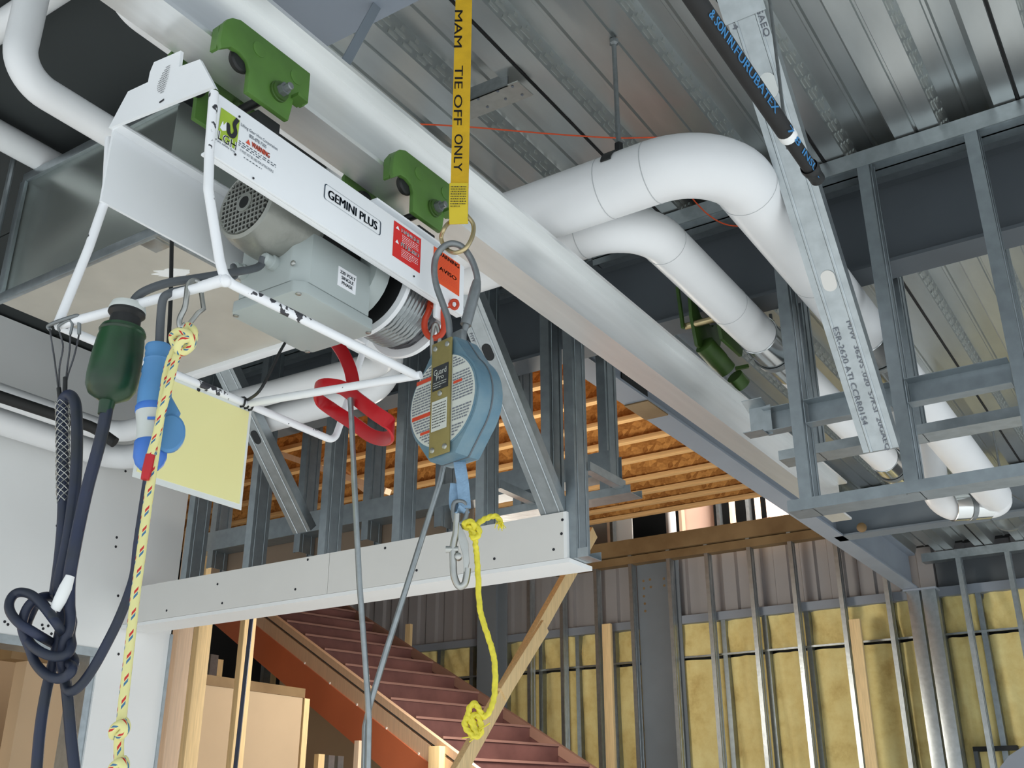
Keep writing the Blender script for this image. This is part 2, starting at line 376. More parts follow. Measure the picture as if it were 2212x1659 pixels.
# ---- ceiling: steel deck sheets laid over the beams
g = G(); g.box(-8, 1.25, -2.0, 3.15, H+.10, H+.24); g.box(-1.87, 1.25, 3.15, 9.2, H+.10, H+.24)
ceil = put('ceiling', g, M['darkwall'], kind='structure')
P = .287; X0 = -1.209 - .075 - P * 4
def deck_sheet(x, y0, y1):
    top = []; bot = []
    def add(dx, z): top.append((x + dx, z))
    for k in (0, 1):
        o = k * P
        add(o - .065, H)
        add(o - .006, H); add(o - .003, H + .008 + .004*(k == 0)); add(o + .003, H + .008 + .004*(k == 0)); add(o + .006, H)
        add(o + .065, H); add(o + .085, H + .062)
        add(o + .135, H + .062); add(o + .140, H + .054); add(o + .148, H + .054); add(o + .153, H + .062)
        add(o + .202, H + .062)
    add(2 * P - .065, H)
    poly = top + [(a, z + .0025) for a, z in reversed(top)]
    g = G(); g.prism(poly, (0, y0, 0), (1, 0, 0), (0, 0, 1), (0, y1 - y0, 0))
    sh = put('deck_panel', g, M['deck'], ceil, smooth=20)
    e = G(); R = random.Random(int(x * 100))
    for k in (0, 1):
        for row, (f, ln, stp) in enumerate(((.22, .040, .062), (.5, .045, .062), (.78, .014, .062))):
            y = y0 + .02 * row
            px, pz = x + k * P + .065 + .02 * f, H + .062 * f
            nx, nz = .951, -.308
            while y < min(y1, 7.0):
                c = V((px + nx * .0012, y + ln / 2, pz + nz * .0012))
                e.obox(c, (.0012*nx, 0, .0012*nz), (0, ln / 2, 0), (.308*.005, 0, .951*.005)); y += stp
    put('embossing', e, M['slot'], sh, kind='stuff', smooth=0)
    s = G()
    s.box(x - .0035, x + .0035, y0, y1, H - .0008, H + .002); put('seam', s, M['dark'], sh, smooth=0)
for k in range(1, 6):
    x = X0 + k * 2 * P
    deck_sheet(x, -1.98, 8.46)
g = G()
for k in range(8): put('shaded_deck_board', G().box(-8, -1.93, -1.98 + .62*k, -1.98 + .62*(k+1) - .005, H + .012, H + .05), M['deckshade'], ceil)  # flat stand-in for the deck here, coloured dark for its shade

# ---- steel beams and girder
def beam(p0, p1, w, h, tf=.012, tw=.01, side=(0, 1, 0), label='', m='steel', extra=None):
    g = G(); g.run(I_prof(w, h, tf, tw), p0, p1, side)
    o = put('steel_beam', g, M[m], label=label, cat='beam', kind='thing')
    return o
b1 = beam((-6, 3.13, 1.64), (3, 3.13, 1.64), .12, .31, side=(0, 1, 0), label='dark grey steel beam crossing behind the big white pipes, with framing around it', m='steel_dark')
b2 = beam((-1.84, 6.535, 1.67), (3, 6.535, 1.67), .13, .28, side=(0, 1, 0), label='grey steel beam behind the far pipe elbow with the chrome sleeve', m='steel')
b0 = beam((-1.70, 1.13, 1.64), (2.4, 1.13, 1.64), .46, .31, side=(0, 1, 0), label='wide blue-grey beam overhead above the trolley track, cropped by the picture top', m='steel_under')
g1 = G(); g1.run(I_prof(.113, .28, .012, .01), (-1.8385, 3.2, 1.67), (-1.8385, 8.40, 1.67), (-1, 0, 0))
gird = put('steel_girder', g1, M['steel_under'], label='long grey steel girder along the edge of the timber joists, ending at the yellow insulation', cat='beam', kind='thing')
pl = G(); a = W(1395, 885, z=1.67)
pl.box(-1.894, -1.783, a.y - .10, a.y + .10, 1.664, 1.6695); put('splice_patch', pl, M['ledger'], gird)
p2 = G(); a = W(1395, 850, x=-1.78); p2.box(-1.832, -1.828, a.y - .12, a.y + .12, 1.70, 1.90); put('stencil_plate', p2, M['darkwall'], gird)
p3 = G(); p3.lathe(W(1862, 1140, y=6.44), (0, -1, 0), [(.03, 0), (.03, .012), (.016, .02)], 12)
put('bolt', p3, M['ledger'], b2)

# ---- timber joist floor beyond the beam
JY = [6.55, 6.96, 7.41, 7.76, 8.07, 8.36]
JYn = [3.62 + .42 * k for k in range(7)]
jz = 2.60
for k, y in enumerate(JYn + JY):
    j = thing('floor_joist', (-4.4, y, jz), ('timber I-joist of the upper floor nearest the rusty ledger', *[f'timber I-joist of the upper floor, {w_} from the rusty ledger' for w_ in 'second third fourth fifth sixth seventh eighth ninth tenth eleventh twelfth thirteenth'.split()])[12 - k], 'joist', 'timber I-joists of the upper floor')
    put('bottom_flange', G().box(-8.8, -1.72, y - .028, y + .028, jz, jz + .032), M['flange_wood'], j, bevel=.002)
    put('web', G().box(-8.8, -1.72, y - .005, y + .005, jz + .032, jz + .27), M['osb'], j)
    put('top_flange', G().box(-8.8, -1.72, y - .032, y + .032, jz + .27, jz + .308), M['flange_wood'], j)
put('ceiling_upper', G().box(-9.0, -1.70, 3.2, 8.8, jz + .309, jz + .33), M['osb'], kind='structure')
# cross strutting below two joists
for a, b in ((W(585, 975, y=5.2), W(835, 1062, y=5.2)), (W(700, 975, y=5.25), W(830, 1045, y=5.25)), (W(690, 1015, y=5.3), W(800, 1062, y=5.3))):
    pass
br = thing('timber_strut', W(700, 1020, y=5.2), 'pale timber cross bracing seen between the metal studs under the joists', 'bracing')
for a, b, y in (((590, 975), (838, 1062), 5.2), ((705, 990), (800, 1065), 5.25)):
    put('strut', G().bar(W(*a, y=y), W(*b, y=y), .04, .06, up=(0, 1, 0)), M['pine_pink'], br)

# ---- soffit framing around the beam: left run with the gypsum band, right run still open
fr = thing('soffit_frame', (-2.8, 3.1, .80), 'metal stud framing with a grey gypsum band along its foot, left of the trolley track', 'framing')
for i, u in enumerate((413, 542, 699, 856, 1035, 1232)):
    x = W(u, 1100, y=2.9).x
    put('stud', stud((x + .02, 2.945, .80), (x + .02, 2.945, 1.93), (0, 1, 0)), M['galv_dark'], fr, smooth=0)
    if i > 3:
        put('stub_track', G().box(x + .0, x + .03, 2.99, 3.25, 1.118, 1.121), M['galv'], fr, smooth=0)
        put('stub_leg', G().box(x + .028, x + .03, 2.99, 3.25, 1.118, 1.15), M['galv'], fr, smooth=0)
xe = W(1240, 1170, y=2.9).x
put('stud', stud((xe - .085, 2.945, .80), (xe - .085, 2.945, 1.93), (0, 1, 0)), M['galv_dark'], fr, smooth=0)
for i, (u, v) in enumerate(((330, 1050), (480, 1050), (665, 1000), (806, 1000), (960, 1000), (1128, 1000), (1312, 900))):
    x = W(u, v, y=3.25).x
    put('stud', stud((x, 3.285, 1.103), (x, 3.285, 1.93), (0, 1, 0)), M['galv_dark'], fr, smooth=0)
xb = W(1362, 1055, y=3.24).x
put('track', G().run(U_prof(.094, .03), (W(1040, 1100, y=3.24).x, 3.285, 1.10), (xb, 3.285, 1.10), (0, 1, 0)), M['galv'], fr, smooth=0)
put('middle_track', G().run(U_prof(.094, .09), (-3.9, 3.285, 1.184), (W(1318, 1000, y=3.24).x, 3.285, 1.184), (0, 1, 0)), M['galv_dark'], fr, smooth=0)
put('track', G().run(U_prof(.088, .03), (-3.9, 2.946, .8005), (xe + .05, 2.946, .8005), (0, 1, 0)), M['galv'], fr, smooth=0)
put('track', G().run(U_prof(.094, .055), (xe + .02, 2.945, 1.955), (-3.9, 2.945, 1.955), (0, 1, 0)), M['galv'], fr, smooth=0)
put('top_angle', G().box(-3.9, xe + .05, 2.99, 3.068, 1.925, 1.93), M['galv'], fr, smooth=0)
xd = W(1218, 1150, y=2.886).x
put('gypsum_panel', G().box(-3.9, -2.72, 2.884, 2.899, .80, .955), M['drywall'], fr)
put('gypsum_panel', G().box(-2.718, xd, 2.884, 2.899, .80, .955), M['drywall'], fr)
put('gypsum_edge', G().box(xd, xd + .012, 2.884, 2.899, .80, .955), M['drywall_white'], fr)
put('soffit_panel', G().box(-3.9, xe - .01, 2.884, 3.035, .785, .799), M['drywall_white'], fr)
put('back_panel', G().box(-3.9, W(1022, 1120, y=3.34).x, 3.336, 3.35, .89, 1.20), M['brownboard'], fr)
sc = G(); screws(sc, [W(u, v, y=2.8838) for u, v in ((470, 1262), (480, 1303), (665, 1209), (638, 1273), (832, 1184), (775, 1254), (1068, 1207), (1215, 1123), (1213, 1153), (1196, 1187), (360, 1319), (900, 1232))], (0, -1, 0), .005)
put('screws', sc, M['ink'], fr, kind='stuff')
rf = thing('soffit_frame', (.2, 3.1, .84), 'open metal stud soffit framing right of the trolley track, in front of the white pipes', 'framing')
for (u, v) in ((1716, 820), (1905, 600), (2165, 600)):
    x = W(u, v, y=2.9).x
    put('stud', stud((x + .012, 2.945, .84), (x + .012, 2.945, 1.93), (0, 1, 0)), M['galv_dark'], rf, smooth=0)
for x in (.0, .4, .8): put('stud', stud((x, 2.945, .84), (x, 2.945, 1.93), (0, 1, 0)), M['galv_dark'], rf, smooth=0)
for (u, v) in ((1738, 720), (1955, 700), (2196, 650)):
    x = W(u, v, y=3.24).x
    put('stud', stud((x, 3.285, 1.118), (x, 3.285, 1.93), (0, 1, 0)), M['galv_dark'], rf, smooth=0)
xl = W(1703, 1110, y=2.9).x
put('track', G().run(U_prof(.094, .034), (xl, 2.945, .84), (1.2, 2.945, .84), (0, 1, 0)), M['galv_dark'], rf, smooth=0)
put('track', G().run(U_prof(.094, .055), (1.2, 2.945, 1.955), (xe + .055, 2.945, 1.955), (0, 1, 0)), M['galv'], rf, smooth=0)
put('top_angle', G().box(xe + .055, 1.2, 2.99, 3.068, 1.925, 1.93), M['galv'], rf, smooth=0)
xr = W(1688, 1000, y=3.26).x
put('track', G().run(U_prof(.094, .032), (xr, 3.285, 1.118), (1.2, 3.285, 1.118), (0, 1, 0)), M['galv'], rf, smooth=0)
xm = W(1668, 930, y=2.99).x
sxs = [W(u, v, y=2.9).x for (u, v) in ((1716, 820), (1905, 600), (2165, 600))]
segs = [(xm, sxs[0] - .03), (sxs[0] + .016, sxs[1] - .03), (sxs[1] + .016, sxs[2] - .03), (sxs[2] + .016, .9)]
for a_, b_ in segs:
    put('cross_track', G().run(U_prof(.075, .045), (a_, 2.955, 1.14), (b_, 2.955, 1.14), (0, 0, 1)), M['galv_dark'], rf, smooth=0)
tl = G(); yt = 2.93
tl.obox((xm - .012, yt, 1.145), (.034, 0, 0), (0, .0015, 0), (0, 0, .048)); tl.obox((xm - .022, yt - .026, 1.098), (.030, 0, 0), (0, .030, 0), (0, 0, .0012)); tl.obox((xm - .022, yt - .012, 1.196), (.032, 0, 0), (0, .028, -.010), (0, 0, .0012))
put('bent_tab', tl, M['galv'], rf, smooth=0)

# ---- sloping kicker studs (each its own thing)
def kicker(p0, p1, wdir, label, w=.092, f=.04, hole=None):
    p0, p1 = V(p0), V(p1); d = (p1 - p0).normalized(); a = (V(wdir) - d * V(wdir).dot(d)).normalized(); b = d.cross(a)
    # web towards the viewer (below); flanges turned up
    o = thing('brace_stud', p0, label, 'stud')
    put('web', stud(p0, p1, wdir, w, f), M['galv'], o, smooth=0)
    return o, d, a, b
KD = V((0, -.7, .5))
pA = W(1197, 1118, y=2.90); kickA = kicker(pA, pA + (W(1026, 690, x=pA.x) - pA) * 1.35, (1, 0, 0), 'bright galvanised brace stud slanting down behind the blue fall arrester')
pB = W(652, 1150, y=2.90); kickB = kicker(pB, pB + (W(488, 810, x=pB.x) - pB) * 1.05, (1, 0, 0), 'galvanised brace stud slanting down behind the yellow sheet')
pC = W(1903, 972, x=-.62); pC2 = W(1606, 20, x=-.62)
kickC = kicker(pC, pC2, (1, 0, 0), 'large printed galvanised brace stud slanting across the top right, under the black tube')
def on_web(kk, s, off, lift=.0016):
    o, d, a, b = kk; return ORG[o.name] + d * s + a * off - b * lift
def knockout(kk, s, name='knockout'):
    o, d, a, b = kk; g = G(); q = []
    for k in range(20):
        th = 2 * math.pi * k / 20; q.append((math.cos(th) * .017, math.sin(th) * .017 + (.012 if math.sin(th) > 0 else -.012)))
    g.prism(q, on_web(kk, s, 0, .0024), a, d, b * .0008); put(name, g, M['darkwall'], o, smooth=0)
LC = (pC2 - pC).length
sC = lambda u, v: (W(u, v, x=-.62) - pC).dot(kickC[1])
knockout(kickA, .60); knockout(kickB, .42)
o, d, a, b = kickC
for (u, v) in ((1795, 598),):
    g = G(); q = [(math.cos(t * math.pi / 10) * .018, math.sin(t * math.pi / 10) * .018 + (.01 if t < 10 else -.01)) for t in range(20)]
    g.prism(q, on_web(kickC, sC(u, v), .002, .0024), a, d, b * .0008); put('knockout', g, M['drywall'], o, smooth=0)
g = G(); q = [(math.cos(t * math.pi / 10) * .02, math.sin(t * math.pi / 10) * .02 + (.012 if t < 10 else -.012)) for t in range(20)]
g.prism(q, on_web(kickC, sC(1660, 185), .004, .0024), a, d, b * .0008); put('knockout', g, M['deck'], o, smooth=0)
g = G()
s0, s1 = sC(1838, 660), sC(1915, 940)
words(g, 'M/W  362VS .020  57KSI  20GAEQ', on_web(kickC, (s0 + s1) / 2, .017, .0032), -d, a, width=abs(s1 - s0), height=.014)
s0, s1 = sC(1815, 712), sC(1885, 915)
words(g, 'ESR-2620 ATI CCRR0154', on_web(kickC, (s0 + s1) / 2, -.018, .0032), -d, a, width=abs(s1 - s0), height=.014)
put('lettering', g, M['ink_soft'], o, kind='stuff', smooth=0)
cl = G(); c = on_web(kickC, LC + .0, 0)
cl.obox(c + d * .03 - b * .004, a * .052, d * .05, b * .0015)
put('clip_plate', cl, M['galv'], o, smooth=0)
g = G(); words(g, '20GAEQ', on_web(kickC, LC - .03, .034, .0032), -d, a, width=.10, height=.017); words(g, 'R0154', on_web(kickC, LC + .0, -.03, .0064), -d, a, width=.075, height=.015)
put('lettering', g, M['ink_soft'], o, kind='stuff', smooth=0)
g = G(); d_, a_, b_ = kickA[1:]
words(g, '20GAEQ 57KSI', on_web(kickA, .83, -.032, .0032), -d_, a_, width=.16, height=.016); words(g, 'MW', on_web(kickA, .66, -.032, .0032), -d_, a_, width=.03, height=.016)
put('lettering', g, M['ink_soft'], kickA[0], kind='stuff', smooth=0)

# ---- left wall with its opening
g = G()
g.box(-4.05, -3.92, -1.5, 3.165, .69, H); g.box(-4.05, -3.92, 2.81, 3.165, -1.6, .69)
wl = put('wall_left', g, M['drywall_white'], kind='structure')
put('head_track', G().box(-4.06, -3.915, .8, 2.81, .655, .69), M['galv'], wl)
put('jamb_stud', G().box(-4.06, -3.93, 2.775, 2.812, -1.6, .66), M['galv'], wl)
put('corner_bead', G().box(-3.935, -3.915, 3.16, 3.175, -1.6, .80), M['galv'], wl)
sc = G(); screws(sc, [W(u, v, x=-3.92) for u, v in ((255, 1287), (91, 1350), (93, 1358), (10, 1343), (17, 1349), (104, 1352), (111, 1369), (256, 1413), (123, 1136), (252, 1161), (250, 1181), (274, 1004), (271, 1018))], (1, 0, 0), .006)
put('screws', sc, M['ink'], wl, kind='stuff')
wr = put('wall_back_room', G().box(-7.3, -7.2, -3, 5.4, -1.6, 2.2), M['tan'], kind='structure')
put('wall_room_end', G().box(-7.2, -5.25, 1.1, 1.2, -1.6, 2.2), M['tan'], kind='structure')
# gypsum partition seen below the band, warm lamplight in its tan colour
pt = put('wall_partition', G().box(-5.3, -5.2, 3.3, 5.35, -1.6, .80), M['tan'], kind='structure')
put('top_plate', G().box(-5.31, -5.19, 3.2, 5.36, .80, .86), M['ledger'], pt)
put('corner_stud', G().box(-5.3, -5.2, 5.37, 5.42, -1.6, .80), M['pine'], pt)
p2_ = put('wall_under_stair', G().prism([(-6.8, -1.6), (-4.5, -1.6), (-4.5, .12), (-6.8, 1.2)], (0, 6.7, 0), (1, 0, 0), (0, 0, 1), (0, .06, 0)), M['tan'], kind='structure')
put('wall_stair_back', G().box(-9.0, -8.9, 3.0, 8.75, -1.6, 3.2), M['darkwall'], kind='structure')
for k, (u, y) in enumerate(((458, 6.0), (470, 6.2), (575, 6.6), (588, 6.8))):
    x = W(u, 1440, y=y).x
    put('background_stud', G().box(x - .02, x + .02, y - .04, y + .04, .4, 1.3), M['galv_dark' if k % 2 == 0 else 'pine'], label=['dim galvanised stud far behind the first pine post', 'dim timber stud far behind the first pine post', 'dim galvanised stud behind the thin grey conduit', 'dim timber stud behind the thin grey conduit'][k], cat='stud')
# pine posts below the band
for (u0, u1, v, y, lab, mm) in ((356, 402, 1500, 3.30, 'pale pinkish timber post beside the white wall corner', 'pine_pink'), (402, 440, 1500, 3.75, 'yellow pine post, middle one of three under the gypsum band', 'pine'), (503, 534, 1500, 4.3, 'slim yellow pine post in front of the red stair stringer', 'pine')):
    x0, x1 = W(u0, v, y=y).x, W(u1, v, y=y).x
    put('timber_post', G().box(x0, x0 + .042, y, y + .088, -1.6, 1.35), M[mm], label=lab, cat='post', bevel=.003)
g = G(); g.tube([W(548, 1300, y=3.42), W(543, 1340, y=3.42), W(505, 1690, y=3.42)], .010, 8)
put('conduit', g, M['cable'], label='thin grey conduit hanging straight down below the gypsum band', cat='conduit')

# ---- insulated back wall
YB = 8.45
wb = put('wall_back', G().box(-9.0, 2.6, YB + .30, YB + .42, -1.6, 2.42), M['darkwall'], kind='structure')
zt = 1.66
# siding panels above the insulation
xs0 = -8.4; k = 0; x = xs0
put('wall_upper_left', G().box(-9, -5.0, 8.72, 8.8, 2.42, 3.2), M['osb'], wb)
while x < 2.4:
    prof = [(0, 0), (.10, 0), (.115, .035), (.205, .035), (.22, 0), (.235, 0)]
    poly = prof + [(a, b + .004) for a, b in reversed(prof)]
    put('siding_panel', G().prism(poly, (x, YB + .235, zt + .02), (1, 0, 0), (0, 1, 0), (0, 0, .75)), M['siding'], wb, smooth=0); x += .235
put('girt', G().box(-8.5, 2.5, YB + .13, YB + .23, zt - .02, zt + .05), M['steel_under'], wb)
put('girt', G().box(-8.5, 2.5, YB + .14, YB + .165, 1.345, 1.36), M['galv'], wb)
fx = [W(u, v, y=YB + .17).x for u, v in ((1251, 1500), (1575, 1500), (1667, 1500), (1761, 1500), (1951, 1500), (2058, 1500), (2150, 1500))]
fx = [fx[0] - 2.0, fx[0] - 1.6, fx[0] - 1.2, fx[0] - .8, fx[0] - .4, fx[0], fx[0] + .38] + fx[1:] + [fx[-1] + .4, fx[-1] + .8]
def batt(x0, x1, z0, z1, seed):
    R = random.Random(seed); ph = [R.uniform(0, 6) for _ in range(4)]; g = G()
    def fn(u, v):
        x = x0 + (x1 - x0) * u; z = z0 + (z1 - z0) * v
        e = min(u, 1 - u) * 2; b = .05 * (1 - (1 - e) ** 4) + .018 * math.sin(u * 9 + ph[0]) * math.sin(v * 2 + ph[1]) + .012 * math.sin(u * 17 + v * 6 + ph[2])
        return V((x, YB + .235 - b, z))
    g.grid(fn, 14, 8); return g
for i in range(len(fx) - 1):
    x0, x1 = fx[i], fx[i + 1]
    put('insulation_batt', batt(x0 + .004, x1 - .004, 1.365, zt, i), M['insul'], wb, smooth=80)
    put('insulation_batt', batt(x0 + .004, x1 - .004, -.3, 1.33, i + 50), M['insul'], wb, smooth=80)
for x in fx: put('furring_stud', G().box(x - .02, x + .02, YB + .155, YB + .235, -.8, zt), M['galv_dark'], wb)
# front stud row and its top track
sx = [W(u, 1300, y=YB).x for u in (1211, 1286, 1363, 1447, 1531, 1625, 1717, 1817, 1917)]
for x in [sx[0] - .36] + sx:
    put('stud', stud((x + .02, YB + .046, -1.0), (x + .02, YB + .046, 2.28), (0, 1, 0), f=.034), M['galv'], wb, smooth=0)
put('top_track', G().box(-5.1, sx[-1] + .1, YB - .002, YB + .095, 2.20, 2.27), M['ledger'], wb)
for (u, v) in ((2100, 1400), (2212, 1400), (2330, 1400)):
    x = W(u, v, y=YB).x; put('stud', stud((x + .02, YB + .046, -1.0), (x + .02, YB + .046, 1.93), (0, 1, 0), f=.034), M['galv'], wb, smooth=0)
put('top_track', G().box(W(1990, 1200, y=YB).x, 2.5, YB - .005, YB + .10, 1.89, 1.955), M['galv'], wb)
put('gable_panel', G().box(-1.70, 2.5, YB + .22, YB + .23, 1.60, 1.955), M['steel_dark'], wb)
put('ledger', G().box(-5.6, -1.72, YB - .03, YB + .09, 2.28, 2.42), M['ledger'], label='rusty brown ledger beam over the far stud wall', cat='beam', kind='thing')
# columns
def column(u0, u1, v, y, lab, w=None, zt=2.27):
    x0, x1 = W(u0, v, y=y).x, W(u1, v, y=y).x; g = G()
    g.run(I_prof(x1 - x0, .2, .014, .012), ((x0 + x1) / 2, y, -1.6), ((x0 + x1) / 2, y, zt), (1, 0, 0))
    return put('steel_column', g, M['steel'], label=lab, cat='column', kind='thing'), x0, x1
col, x0, x1 = column(1388, 1482, 1500, YB + .12, 'wide grey steel column standing between yellow insulation bays')
bl = G(); screws(bl, [W(u, v, y=YB + .118) for u, v in ((1390, 1255), (1391, 1271), (1391, 1288), (1393, 1304), (1394, 1320), (1404, 1252), (1406, 1268), (1434, 1250), (1435, 1265))], (0, -1, 0), .012)
put('bolts', bl, M['ledger'], col, kind='stuff')
column(1031, 1071, 1350, YB - .15, 'narrow grey steel column behind the hanging yellow rope')
# post carrying the girder
a, b = W(1975, 1400, y=8.33).x, W(2040, 1400, y=8.33).x; mid = (a + b) / 2
ps = thing('steel_post', (mid, 8.37, -1.6), 'double galvanised stud post with a dark slot, under the end of the long girder', 'post')
put('stud', G().box(a, mid - .012, 8.33, 8.42, -1.6, 1.655), M['galv'], ps, bevel=.002)
put('stud', G().box(mid + .004, b, 8.33, 8.42, -1.6, 1.655), M['galv'], ps, bevel=.002)
put('cap_plate', G().box(a - .02, b + .01, 8.31, 8.45, 1.655, 1.668), M['steel_under'], ps)
# loose timber on the far wall
for (u0, v0, u1, v1, lab) in ((1311, 1348, 1322, 1690, 'yellow pine plank standing left of the wide grey column'), (1846, 1338, 1888, 1690, 'pale pine plank standing among the studs near the girder end')):
    p, q = W(u0, v0, y=YB - .06), W(u1, v1, y=YB - .06)
    put('timber_plank', G().bar(q, p, .085, .04, up=(0, 1, 0)), M['pine'], label=lab, cat='plank', bevel=.003)
# upper storey seen over the ledger
for (u0, v0, u1, v1, mm, lab) in ((1275, 1135, 1367, 1180, 'drywall', 'grey board of the upper storey over the ledger, left of the dark gap'), (1476, 1105, 1545, 1165, 'pinkboard', 'pink board of the upper storey, left of the thin bright studs'), (1655, 1095, 1712, 1140, 'pinkboard', 'small pink board of the upper storey beside the girder')):
    p, q = W(u0, v0, y=9.6), W(u1, v1, y=9.6)
    put('upper_board', G().box(p.x, q.x, 9.6, 9.62, 2.42, 3.2), M[mm], label=lab, cat='board')
for k, u in enumerate((1314, 1320, 1470, 1552, 1581, 1617, 1637)):
    x = W(u, 1130, y=9.5).x
    put('upper_stud', G().box(x - .016, x + .016, 9.5, 9.58, 2.42, 3.2), M['galv' if k % 2 else 'pine_pink'], label=['timber stud over the ledger, in front of the grey upper board', 'bright stud in front of the grey upper board', 'timber stud just left of the pink upper board', 'bright stud at the right edge of the pink upper board', 'timber stud in front of the copper coloured pipe, left of two', 'bright stud crossing the copper coloured pipe', 'timber stud in front of the copper coloured pipe, right of two'][k], cat='stud')
p = W(1450, 1140, y=9.3).x; g = G(); g.cyl((p, 9.3, 2.42), (p, 9.3, 3.2), .05, 16); put('upper_pipe', g, M['pipe'], label='light grey vertical pipe over the ledger', cat='pipe')
g = G(); g.tube([W(1555, 1146, y=9.6), W(1665, 1124, y=9.6)], .035, 12); put('copper_pipe', g, M['copper'], label='copper coloured pipe behind the studs over the ledger', cat='pipe')
put('floor_upper', G().box(-9, 2.6, YB + .45, 10.6, 2.28, 2.42), M['darkwall'], kind='structure')
put('sun_block_front', G().box(-9, -1.6, 3.10, 3.19, 2.20, 3.4), M['darkwall'], kind='structure')  # unseen, added to stop sun leaking in over the ceiling slab
put('sun_block_side', G().box(-1.66, -1.6, 3.2, 10.6, 2.21, 3.4), M['darkwall'], kind='structure')  # also unseen, added to keep sun off the stairwell
put('roof', G().box(-9, -1.6, 3.1, 10.7, 3.4, 3.45), M['darkwall'], kind='structure')
put('wall_upper_back', G().box(-9, -1.2, 10.6, 10.7, 2.2, 3.4), M['darkwall'], kind='structure')

# low opening in the insulation and a panel corner at the far right
a, b = W(2105, 1618, y=YB + .16), W(2215, 1700, y=YB + .16)
of = thing('opening_frame', ((a.x + b.x) / 2, YB + .16, b.z), 'dark framed opening low in the insulation at the bottom right', 'frame')
put('frame_bar', G().box(a.x, b.x, YB + .10, YB + .17, a.z - .02, a.z + .012), M['darkwall'], of)
put('frame_bar', G().box(a.x, a.x + .03, YB + .10, YB + .17, b.z, a.z - .02), M['steel_dark'], of)
q = [W(u, v, y=8.15) for u, v in ((2148, 1672), (2180, 1632), (2232, 1598), (2240, 1690))]
g = G(); g.add(q + [p + V((0, .03, 0)) for p in q], [(0, 1, 2, 3), (7, 6, 5, 4), (0, 4, 5, 1), (1, 5, 6, 2), (2, 6, 7, 3), (3, 7, 4, 0)])
put('metal_panel', g, M['steel_under'], label='blue-grey metal panel corner cropped at the bottom right of the picture', cat='panel')
for k, (u, y, mm, lab) in enumerate(((686, 5.62, 'pine', 'timber stud beside the end of the tan partition under the stairs'), (708, 5.75, 'galv_dark', 'dark metal stud in the gap under the stairs, left of two'), (728, 5.85, 'galv_dark', 'dark metal stud in the gap under the stairs, right of two'))):
    x = W(u, 1600, y=y).x
    put('partition_stud', G().box(x - .02, x + .02, y, y + .06, -1.6, .46), M[mm], label=lab, cat='stud')
p = W(775, 1600, F=6.0)
put('white_stake', G().box(p.x - .016, p.x + .016, p.y - .016, p.y + .016, -1.6, p.z), M['pine_pink'], label='thin pale stake beside the joined wire rope at the bottom edge', cat='stake')
# ================================================================ STAIRS
Pn = V((-4.75, 6.0, .695)); sn = V((.234, .972, 0)).normalized(); sm = V((-.972, .234, 0)).normalized(); RUN, RISE, WID = .30, .15, 1.11
st = thing('staircase', Pn - V((0, 0, 2.2)), 'mottled maroon staircase rising left behind the gypsum band, with a red-oxide side', 'staircase')
for k in range(-10, 13):
    p = Pn + sm * RUN * k + UP * RISE * k
    put('riser', G().obox(p + sn * WID / 2 + sm * .012 - UP * RISE / 2, sn * WID / 2, sm * .012, UP * RISE / 2), M['riser'], st)
    put('tread', G().obox(p + sn * WID / 2 + sm * (RUN / 2) + UP * .008, sn * WID / 2, sm * (RUN / 2 + .015), UP * .008), M['nosing'], st)
sl = (sm * RUN + UP * RISE).normalized(); nu = sl.cross(sn).normalized()
if nu.z < 0: nu = -nu
A0, A1 = Pn - sl * 3.4, Pn + sl * 3.6
def sbar(off_n, off_s, hh, tt, mm, nm):
    c = (A0 + A1) / 2 + nu * off_n + sn * off_s
    put(nm, G().obox(c, sl * (A1 - A0).length / 2, nu * hh / 2, sn * tt / 2), M[mm], st)
sbar(-.02, -.03, .05, .04, 'pine_pink', 'cap_board')
sbar(-.055, -.015, .02, .02, 'steel_dark', 'gap_strip')
sbar(-.115, -.03, .10, .04, 'pine_pink', 'side_board')
sbar(-.285, -.035, .24, .05, 'redsteel', 'stringer')
sbar(-.02, WID + .02, .07, .04, 'rail_brown', 'skirt_board')
sbar(-.14, WID + .02, .17, .03, 'riser', 'far_stringer')
for k in range(9):
    a = Pn + sl * (-1.9 + .42 * k) + nu * -.165 - sn * .055
    put('screw_tab', G().obox(a, sl * .006, nu * .014, sn * .004), M['drywall_white'], st)
p = W(946, 1640, F=7.3)
put('timber_post', G().box(p.x - .05, p.x + .04, p.y - .04, p.y + .05, p.z - .6, W(946, 1612, F=7.3).z), M['pine'], label='short pine post end standing at the stair side near the bottom edge', cat='post', bevel=.004)
# leaning timber prop
a, b = W(1280, 1150, F=6.6), W(985, 1675, F=5.6)
lp = thing('timber_prop', b, 'long pine two-by-four leaning from the stairs up to the gypsum band corner', 'timber')
put('board', G().bar(b, a, .085, .04, up=(-1, .3, .4)), M['pine'], lp, bevel=.003)
c0, c1 = W(1186, 1352, F=6.15), W(1095, 1500, F=5.85)
put('scab_board', G().bar(c1 + RIGHT * -.03, c0 + RIGHT * -.03 , .085, .035, up=(-1, .3, .4)), M['pine'], lp, bevel=.003)
g = G(); q = W(881, 1348, y=8.2); put('timber_stub', G().box(q.x - .03, q.x + .03, q.y, q.y + .04, q.z - 2.2, q.z), M['pine'], label='small yellow timber end poking up behind the stairs', cat='timber')
